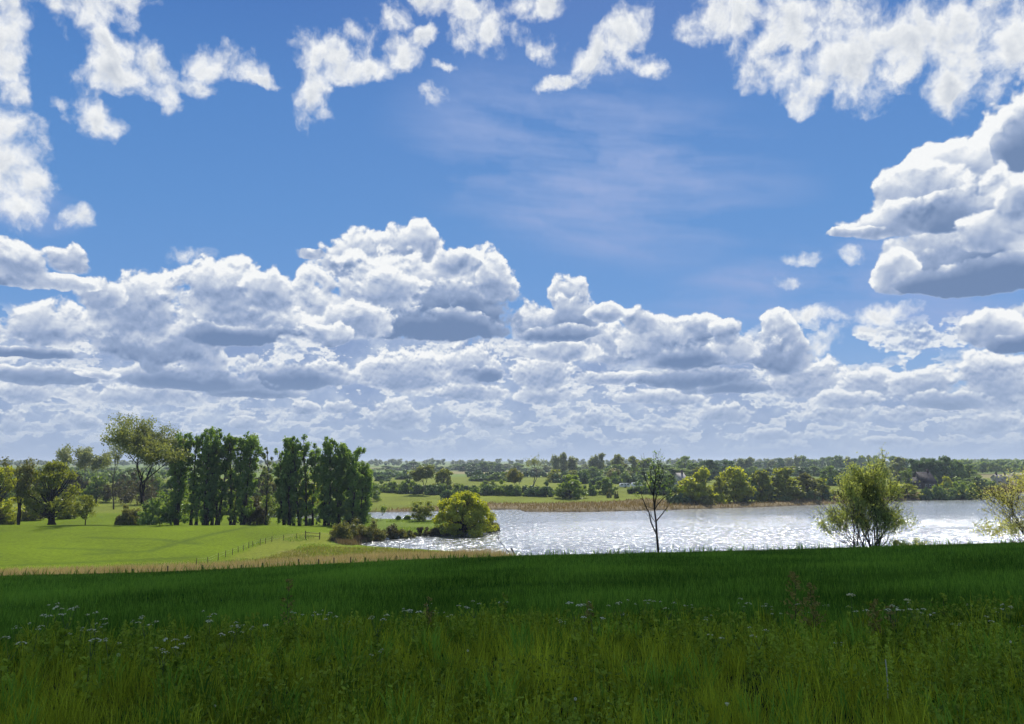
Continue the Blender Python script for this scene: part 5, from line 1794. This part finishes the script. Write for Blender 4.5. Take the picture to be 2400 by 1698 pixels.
def in_poly(poly, n, seed, clump=None, edge=0.0):
    r = np.random.default_rng(seed)
    lo, hi = poly.min(0), poly.max(0)
    x = r.uniform(lo[0], hi[0], n)
    y = r.uniform(lo[1], hi[1], n)
    k = poly_dist(x, y, poly) < -edge + r.uniform(-1, 0.5, n)
    d = poly_dist(x, y, LAKE_W) > 0.3
    k &= d
    return x[k], y[k]


# young crop on the near slope, thinning in number (not in cover) with distance
x, y, r = scatter(500000, 10.5, 82, 11)
k = y > 12.3 + wav(x, y, 0.5, 16) * 1.6 + r.uniform(-2.0, 1.0, len(y))
x, y = x[k], y[k]
w = 0.007 + y * 0.00085
rowp = wav(x, y, 0.12, 33) * 0.15 + wav(x, y, 0.9, 34) * 0.12 + wav(x * 0.4, y, 2.6, 36) * 0.10
# tramlines: bands running with the slope where the crop is lower
band = np.minimum.reduce([np.abs(y - (c + x * 0.06)) / wd for c, wd in ((22.0, 0.9), (24.2, 0.5), (38.0, 0.8))])
low = np.clip(band, 0.35, 1.0)
h = r.uniform(0.17, 0.32, len(y)) * low * (1 + rowp)
blades('crop', x, y, h, w, L_CROP, 12, 0.45, 1, 'dense dark green young crop covering the near slope', 'crop', np.clip(0.42 + rowp * 1.7 + r.uniform(-0.5, 0.5, len(y)), 0, 1) * low ** 1.5)

# longer grass and weeds breaking the line of the brow
r = np.random.default_rng(19)
x, y = r.uniform(-62, 62, 9000), r.uniform(50, 72, 9000)
k = wav(x, y * 0.3, 0.9, 35) + r.normal(size=9000) * 0.5 > 0.2
x, y = x[k], y[k]
blades('brow_grass', x, y, r.uniform(0.22, 0.60, len(x)) ** 1.5 * 1.9, np.full(len(x), 0.05), L_CROP, 20, 0.6, 2, 'longer uneven grass along the brow of the near slope', 'grass')

# the verge: tufts of long grass


def tufts(n, y0, y1, seed, h, w, per, label, mat, bend=0.55, spreadr=0.10, seg=3, keep=None, tb=0.0):
    x, y, r = scatter(n, y0, y1, seed)
    if keep is not None:
        k = keep(x, y, r)
        x, y = x[k], y[k]
    i = np.repeat(np.arange(len(x)), per)
    a = r.uniform(0, 6.283, len(i))
    q = r.uniform(0, 1, len(i)) ** 0.6 * spreadr
    bx, by = x[i] + np.cos(a) * q, y[i] + np.sin(a) * q
    th = r.uniform(0.55, 1.25, len(x))[i]
    tt = r.uniform(0, 0.7, len(x))[i]
    hh = h * th * r.uniform(0.55, 1.1, len(i))
    aa = a + r.normal(size=len(i)) * 0.6
    blades('verge_grass', bx, by, hh, w * r.uniform(0.6, 1.3, len(i)) * (0.6 + by * 0.075), mat, seed + 1, bend, seg, label, 'grass',
           np.clip(tt + r.uniform(-0.1, 0.35, len(i)) + tb + wav(bx, by, 0.7, 61) * 0.18, 0, 1), np.stack([np.cos(aa), np.sin(aa), np.zeros(len(i))], 1))


edge_ok = lambda x, y, r: (y > 5.5 + wav(x, y, 1.3, 17) * 0.35 + r.uniform(-0.8, 0.5, len(y))) & (y < 13.2 + wav(x, y, 0.5, 16) * 1.8 + r.uniform(-1.5, 1.2, len(y)))
gaps = lambda x, y, r: edge_ok(x, y, r) & (wav(x, y * 0.7, 1.7, 62) + r.normal(size=len(y)) * 0.25 > -0.75)
tufts(14500, 3.2, 15.0, 101, 0.36, 0.0052, 16, 'long olive and green grass of the rough verge in the foreground', L_GRASS, keep=edge_ok)
tufts(1500, 4.0, 14.0, 105, 0.58, 0.0042, 8, 'taller loose grass stems standing above the verge', L_GRASS, 0.35, 0.08, keep=edge_ok, tb=0.2)
tufts(520, 4.6, 12.0, 107, 0.46, 0.010, 26, 'lush dark green broad-bladed clumps in the verge', L_CROP, 0.5, 0.14, tb=0.3)

# leafy weeds standing in the grass, yellow-green leaves up their stems
x, y, r = scatter(3800, 6.0, 13.5, 151)
k = wav(x, y, 0.8, 152) > 0.15
x, y = x[k], y[k]
m = 44
i = np.repeat(np.arange(len(x)), m)
t = r.uniform(0.1, 1.0, len(i))
hh = r.uniform(0.25, 0.6, len(x))[i]
a, q = r.uniform(0, 6.283, len(i)), (1.1 - t) * 0.10 * r.uniform(0.3, 1.0, len(i))
z = terrain(x, y)[i]
mb = MB()
mb.leaves(np.stack([x[i] + np.cos(a) * q, y[i] + np.sin(a) * q, z + hh * t], 1), unit(len(i), r), 0.016 + 0.0011 * y[i], np.clip(t * 0.6 + r.uniform(0, 0.4, len(i)), 0, 1), 1.7, 0.9, r)
tag(link('leafy_weeds', mb.build('leafy_weeds'), None, L_WEED), 'yellow-green leafy weeds standing among the verge grass', 'weeds', kind='stuff')

# leafy ground cover between the grass
x, y, r = scatter(170000, 2.8, 14.5, 121)
k = (wav(x, y, 1.1, 44) > -0.1) | (y < 6.5)
x, y = x[k], y[k]
n = len(x)
z = terrain(x, y) + r.uniform(0.02, 0.26, n) * np.where(y < 5.5, 0.7, 1.0)
mb = MB()
mb.leaves(np.stack([x, y, z], 1), np.tile([0, 0, 1.0], (n, 1)), 0.020 + 0.002 * y, r.uniform(0, 0.8, n) * np.clip((y - 4.0) / 3.0, 0.25, 1), 1.7, 0.9, r)
tag(link('ground_cover', mb.build('ground_cover'), None, L_WEED), 'small leafy weeds and nettles low among the verge grass', 'weeds', kind='stuff')

# reeds
x, y = in_poly(REEDS, 120000, 131)
k = (y < 190) & (np.abs(x) < 130)
x, y = x[k], y[k]
r = np.random.default_rng(5)
u_ = (x / y * FPX + 512) / K
tall = np.clip((u_ - 980) / 120, 0, 1)
h = r.uniform(0.5, 0.95, len(x)) * (1 + tall * 1.0)
blades('reed_bed', x, y, h, np.full(len(x), 0.07), L_REED, 132, 0.3, 1, 'tan dry reeds in a strip along the foot of the near slope', 'reeds')
x, y = in_poly(MARSH, 26000, 133)
r = np.random.default_rng(6)
blades('marsh_grass', x, y, r.uniform(0.2, 0.5, len(x)), np.full(len(x), 0.09), L_OLIVE, 134, 0.5, 1, 'dull olive marsh grass between the reeds and the bay', 'grass')
x, y = in_poly(FAR_REED, 260000, 135)
r = np.random.default_rng(8)
k = r.uniform(0, 1, len(x)) < 0.6
x, y = x[k], y[k]
blades('reed_bed', x, y, r.uniform(0.5, 1.1, len(x)) * (1 + 0.35 * wav(x, y, 0.08, 71)), np.full(len(x), 0.26), L_REED_FAR, 136, 0.25, 1, 'brown reed bed along the far shore of the lake', 'reeds')
PINK = world_poly([(745, 1214), (770, 1196), (830, 1190), (880, 1196), (960, 1196), (960, 1202), (900, 1208), (836, 1214), (790, 1223), (760, 1222)])
x, y = in_poly(PINK, 22000, 137)
r = np.random.default_rng(9)
blades('reed_fringe', x, y, r.uniform(0.4, 1.2, len(x)) * np.clip((1000 - (x / y * FPX + 512) / K) / 200, 0.35, 1), np.full(len(x), 0.11), L_REED_PINK, 138, 0.3, 1, 'pinkish dead reeds fringing the thorn bushes on the peninsula', 'reeds')
x, y = in_poly(ROUGH, 30000, 139)
r = np.random.default_rng(10)
k = wav(x, y, 0.35, 81) > 0.15
x, y = x[k], y[k]
blades('rough_grass', x, y, r.uniform(0.15, 0.5, len(x)), np.full(len(x), 0.14), L_FAR_GREEN, 140, 0.5, 1, 'rough tussocks beside the small fence posts', 'grass')


# ------------------------------------------------------------------ single plants of the verge
def umbel(mb, c, rad, r, n=16):
    """flat white flower head"""
    a = r.uniform(0, 6.283, n)
    q = np.sqrt(r.uniform(0, 1, n)) * rad
    ctr = c + np.stack([np.cos(a) * q, np.sin(a) * q, -0.5 * q * q / rad], 1)
    mb.leaves(ctr, np.tile([0, 0, 1.0], (n, 1)), rad * 0.52, r.uniform(0.2, 1, n), 1.0, 0.25, r)


def parsley(seed, H):
    r = np.random.default_rng(seed)
    st, fo = MB(), MB()
    heads = []
    z0 = np.array([0, 0, -0.05])
    top = np.array([r.normal() * 0.04, r.normal() * 0.04, H * 0.72])
    st.segs([z0], [top], 0.0055, 0.004, 5)
    m = r.integers(2, 5)
    for k in range(m):
        a = k / m * 6.283 + r.uniform(-0.4, 0.4)
        e = top + np.array([math.cos(a) * H * r.uniform(0.08, 0.2), math.sin(a) * H * r.uniform(0.08, 0.2), H * r.uniform(0.08, 0.30)])
        b = z0 + (top - z0) * r.uniform(0.6, 1.0)
        st.segs([b], [e], 0.0035, 0.002, 4)
        rays = e + unit(7, r) * np.array([0.025, 0.025, 0.006]) + [0, 0, 0.02]
        st.segs(np.repeat(e[None], 7, 0), rays, 0.0012, 0.001, 3)
        h = MB()
        umbel(h, e + [0, 0, 0.022], 0.046 * r.uniform(0.7, 1.25), r)
        heads.append(h.build('flower_head'))
    n = 120
    t = r.uniform(0.05, 0.8, n)
    a = r.uniform(0, 6.283, n)
    q = (1 - t) * 0.15 * H / 0.7 * r.uniform(0.3, 1, n)
    fo.leaves(np.stack([np.cos(a) * q, np.sin(a) * q, t * H * 0.8 + q * 0.3], 1), unit(n, r), 0.042, r.uniform(0.3, 1, n), 1.8, 1.0, r)
    return st.build('stem'), fo.build('leaf'), heads


PROT = [parsley(300 + i, 0.8) for i in range(4)]
r = np.random.default_rng(55)
SPOTS = [(40, 1400), (75, 1388), (108, 1372), (132, 1352), (147, 1350), (178, 1402), (200, 1410), (222, 1372), (228, 1392), (298, 1386), (318, 1392), (332, 1380), (400, 1420), (463, 1362), (474, 1385), (510, 1410), (535, 1390),
         (560, 1400), (600, 1395), (665, 1370), (712, 1368), (728, 1362), (745, 1378), (780, 1398), (845, 1370), (905, 1358), (930, 1362), (955, 1352), (975, 1366), (1000, 1368), (1035, 1355), (1060, 1350), (1130, 1345), (1250, 1382), (1290, 1345), (1305, 1350),
         (1262, 1396), (1330, 1360), (1375, 1348), (1388, 1345), (1400, 1372), (1440, 1340), (1462, 1342), (1500, 1350), (1545, 1352), (1590, 1375), (1662, 1340), (1668, 1352), (1720, 1350), (1735, 1362), (1790, 1350), (1822, 1372), (1850, 1352), (1900, 1358), (1935, 1362), (1990, 1360),
         (2010, 1352), (2045, 1345), (2052, 1362), (2075, 1370), (2140, 1392), (2170, 1378), (2210, 1380), (2240, 1365), (2252, 1350), (2290, 1402), (20, 1425), (250, 1430), (370, 1440), (850, 1450), (1600, 1420), (1700, 1410), (1880, 1440), (2120, 1440)]
for i, (ox, oy) in enumerate(SPOTS):
    y = r.uniform(10.5, 14.0) if oy < 1410 else r.uniform(8.5, 10.5)
    d = ray(ox, oy)
    x = d.x / d.y * y
    z = float(terrain(x, y))
    H = float(np.clip(d.z / d.y * y - z, 0.30, 1.3))
    stm, lf, heads = PROT[i % 4]
    where = ('in the left quarter of the verge' if ox < 560 else 'left of the middle of the verge' if ox < 1100 else 'right of the middle of the verge' if ox < 1700 else 'near the rusty weeds on the right' if ox < 2060 else 'at the right end of the verge')
    t = thing('cow_parsley', 'white-flowered cow parsley plant ' + where, 'wildflower', (x, y, z), r.uniform(0, 6.28), 'cow parsley ' + where)
    t.scale = (H / 0.8,) * 3
    link('stem', stm, t, STEM)
    link('leaf', lf, t, L_WEED)
    for h in heads:
        link('flower_head', h, t, PETAL)


def place_front(ox, oy_base):
    """spot on the near slope under a measured foot"""
    d = ray(ox, oy_base)
    ys = np.linspace(3.2, 60, 1500)
    zz = terrain(d.x / d.y * ys, ys)
    hit = np.nonzero(zz >= d.z / d.y * ys)[0]
    y = ys[hit[0]] if len(hit) else 12.0
    x = d.x / d.y * y
    return x, float(y), float(terrain(x, y))


def dock(name, label, p, H, seed, m_stem, m_seed, dens=1.0, spread=0.16, whorl=True, cat='weed'):
    """tall old stem with side sprays of seed"""
    r = np.random.default_rng(seed)
    st, sd = MB(), MB()
    n = 9
    pts = np.stack([np.cumsum(r.normal(size=n + 1) * 0.008), np.cumsum(r.normal(size=n + 1) * 0.008), np.linspace(-0.05, H, n + 1)], 1)
    rr = np.linspace(0.007, 0.002, n + 1)
    st.segs(pts[:-1], pts[1:], rr[:-1], rr[1:], 5)
    pos = []
    for k in range(int(26 * dens)):
        t = r.uniform(0.25, 1.0)
        b = np.array([np.interp(t, np.linspace(0, 1, n + 1), pts[:, i]) for i in range(3)])
        a = r.uniform(0, 6.283)
        L = spread * (1.15 - t) * r.uniform(0.5, 1.3) * H / 0.8 + 0.03
        e = b + np.array([math.cos(a) * L, math.sin(a) * L, L * r.uniform(0.2, 0.9)])
        st.segs([b], [e], 0.002, 0.001, 3)
        for q in range(7):
            pos.append(b + (e - b) * r.uniform(0.3, 1.05) + r.normal(size=3) * 0.010)
    pos = np.array(pos)
    sd.leaves(pos, unit(len(pos), r), 0.030, r.uniform(0, 1, len(pos)), 1.6, 1.0, r)
    t = thing(name, label, cat, p)
    link('stem', st.build('stem'), t, m_stem)
    link('seed_head', sd.build('seed_head'), t, m_seed)
    return t


for ox, by, top, sd, lab, mt in ((640, 1440, 1300, 1, 'tall thin dark stalk with a pale drooping top, left of the middle of the verge', SEED_BROWN),
                                 (1788, 1432, 1284, 2, 'tallest rusty feathery weed right of the middle, left one of a close pair', SEED_BROWN),
                                 (1826, 1440, 1312, 3, 'rusty feathery weed right beside the tallest one', SEED_BROWN),
                                 (1968, 1450, 1348, 4, 'rusty weed with several side sprays in the right part of the verge', SEED_BROWN),
                                 (2000, 1448, 1356, 5, 'thin rusty weed just right of the one with several side sprays', SEED_BROWN),
                                 (1318, 1420, 1352, 6, 'small brown seeding weed in the middle of the verge', SEED_BROWN),
                                 (1130, 1440, 1330, 7, 'green seeding weed left of the middle of the verge', L_WEED),
                                 (2130, 1420, 1336, 8, 'greenish seeding weed near the right edge of the verge', L_WEED),
                                 (960, 1430, 1340, 9, 'brownish dock stem left of the middle of the verge', SEED_BROWN)):
    p = place_front(ox, by)
    dock('seeding_weed', lab, p, max(0.5, height_to(top, p)), sd, STEM_BROWN, mt, 1.8 if sd in (2, 3, 4) else 0.9)


def stalk(label, foot, top_y, bend, mat, head=None, rad=0.006, hr=0.02, name='stalk'):
    p = place_front(*foot)
    H = height_to(top_y, p)
    t = thing(name, label, 'wildflower' if head else 'stalk', p)
    n = 10
    k = np.linspace(0, 1, n + 1)
    pts = np.stack([np.sin(k * 2.6) * bend, 0 * k, k * H], 1)
    mb = MB()
    mb.segs(pts[:-1], pts[1:], rad, rad * 0.9, 5)
    link('stem', mb.build('stem'), t, mat)
    if head:
        h = MB()
        r = np.random.default_rng(3)
        if head == 'puff':
            h.leaves(pts[-1] + unit(60, r) * hr, unit(60, r), 0.010, r.uniform(0, 1, 60), 1.2, 0.5, r)
        elif head == 'umbel':
            umbel(h, pts[-1], hr, r, 26)
        elif head == 'bell':
            a = np.arange(8) / 8 * 6.283
            v = np.concatenate([pts[-1] + np.stack([np.cos(a), np.sin(a), 0 * a], 1) * hr * 0.35, pts[-1] + np.stack([np.cos(a) * hr, np.sin(a) * hr, 0 * a + hr * 1.1], 1)])
            h.add(v, [(i, (i + 1) % 8, (i + 1) % 8 + 8, i + 8) for i in range(8)], 0.8)
        else:
            a = np.arange(12) / 12 * 6.283
            for q in a:
                c = pts[-1] + np.array([math.cos(q), -0.3, math.sin(q)]) * hr * 0.6
                h.leaves(c[None], np.array([[0, -1.0, 0.3]]), hr * 0.7, 0.9, 1.3, 0.1, r)
        link('flower_head', h.build('flower_head'), t, PETAL)


stalk('long pale curved dry stalk in the right foreground', (1990, 1600), 1478, 0.015, STEM_PALE)
stalk('upright green stalk with a pale dandelion clock in the left foreground', (263, 1510), 1468, 0.0, STEM, 'puff', 0.004, 0.022, 'dandelion')
stalk('large flat white flower above the verge, right of the rusty weeds', (1912, 1440), 1330, 0.01, STEM, 'umbel', 0.003, 0.06, 'wildflower')
stalk('white flower facing sideways beside the rusty thin weeds', (2040, 1440), 1342, -0.01, STEM, 'umbel', 0.003, 0.045, 'wildflower')
stalk('white bell flower low in the right half of the foreground', (1632, 1640), 1582, 0.0, STEM, 'bell', 0.003, 0.022, 'wildflower')
stalk('white flower low at the bottom, left of the white bell flower', (1290, 1620), 1566, 0.0, STEM, 'daisy', 0.003, 0.016, 'wildflower')
stalk('small white flower alone in the middle of the foreground grass', (1048, 1520), 1458, 0.0, STEM, 'daisy', 0.003, 0.014, 'wildflower')
stalk('small white flower low on the dark bank in the left half', (480, 1625), 1582, 0.0, STEM, 'daisy', 0.003, 0.014, 'wildflower')
stalk('tiny white flower at the right edge of the foreground', (2272, 1530), 1438, 0.0, STEM, 'daisy', 0.003, 0.014, 'wildflower')


# ------------------------------------------------------------------ haze
def make_haze(density=0.00019):
    m, t, o = new_mat('air')
    v = t.nodes.new('ShaderNodeVolumePrincipled')
    v.inputs['Color'].default_value = (0.72, 0.82, 0.97, 1)
    v.inputs['Density'].default_value = density
    v.inputs['Anisotropy'].default_value = 0.3
    t.links.new(v.outputs[0], o.inputs['Volume'])
    x, y0, y1, z0, z1 = 13000, -60, 7000, -26, 26
    mb = MB().box((0, (y0 + y1) / 2, (z0 + z1) / 2), (2 * x, y1 - y0, z1 - z0))
    tag(link('haze', mb.build('haze'), None, m), 'thin bluish air over the far land', 'haze', kind='stuff')


if HAZE:
    make_haze()
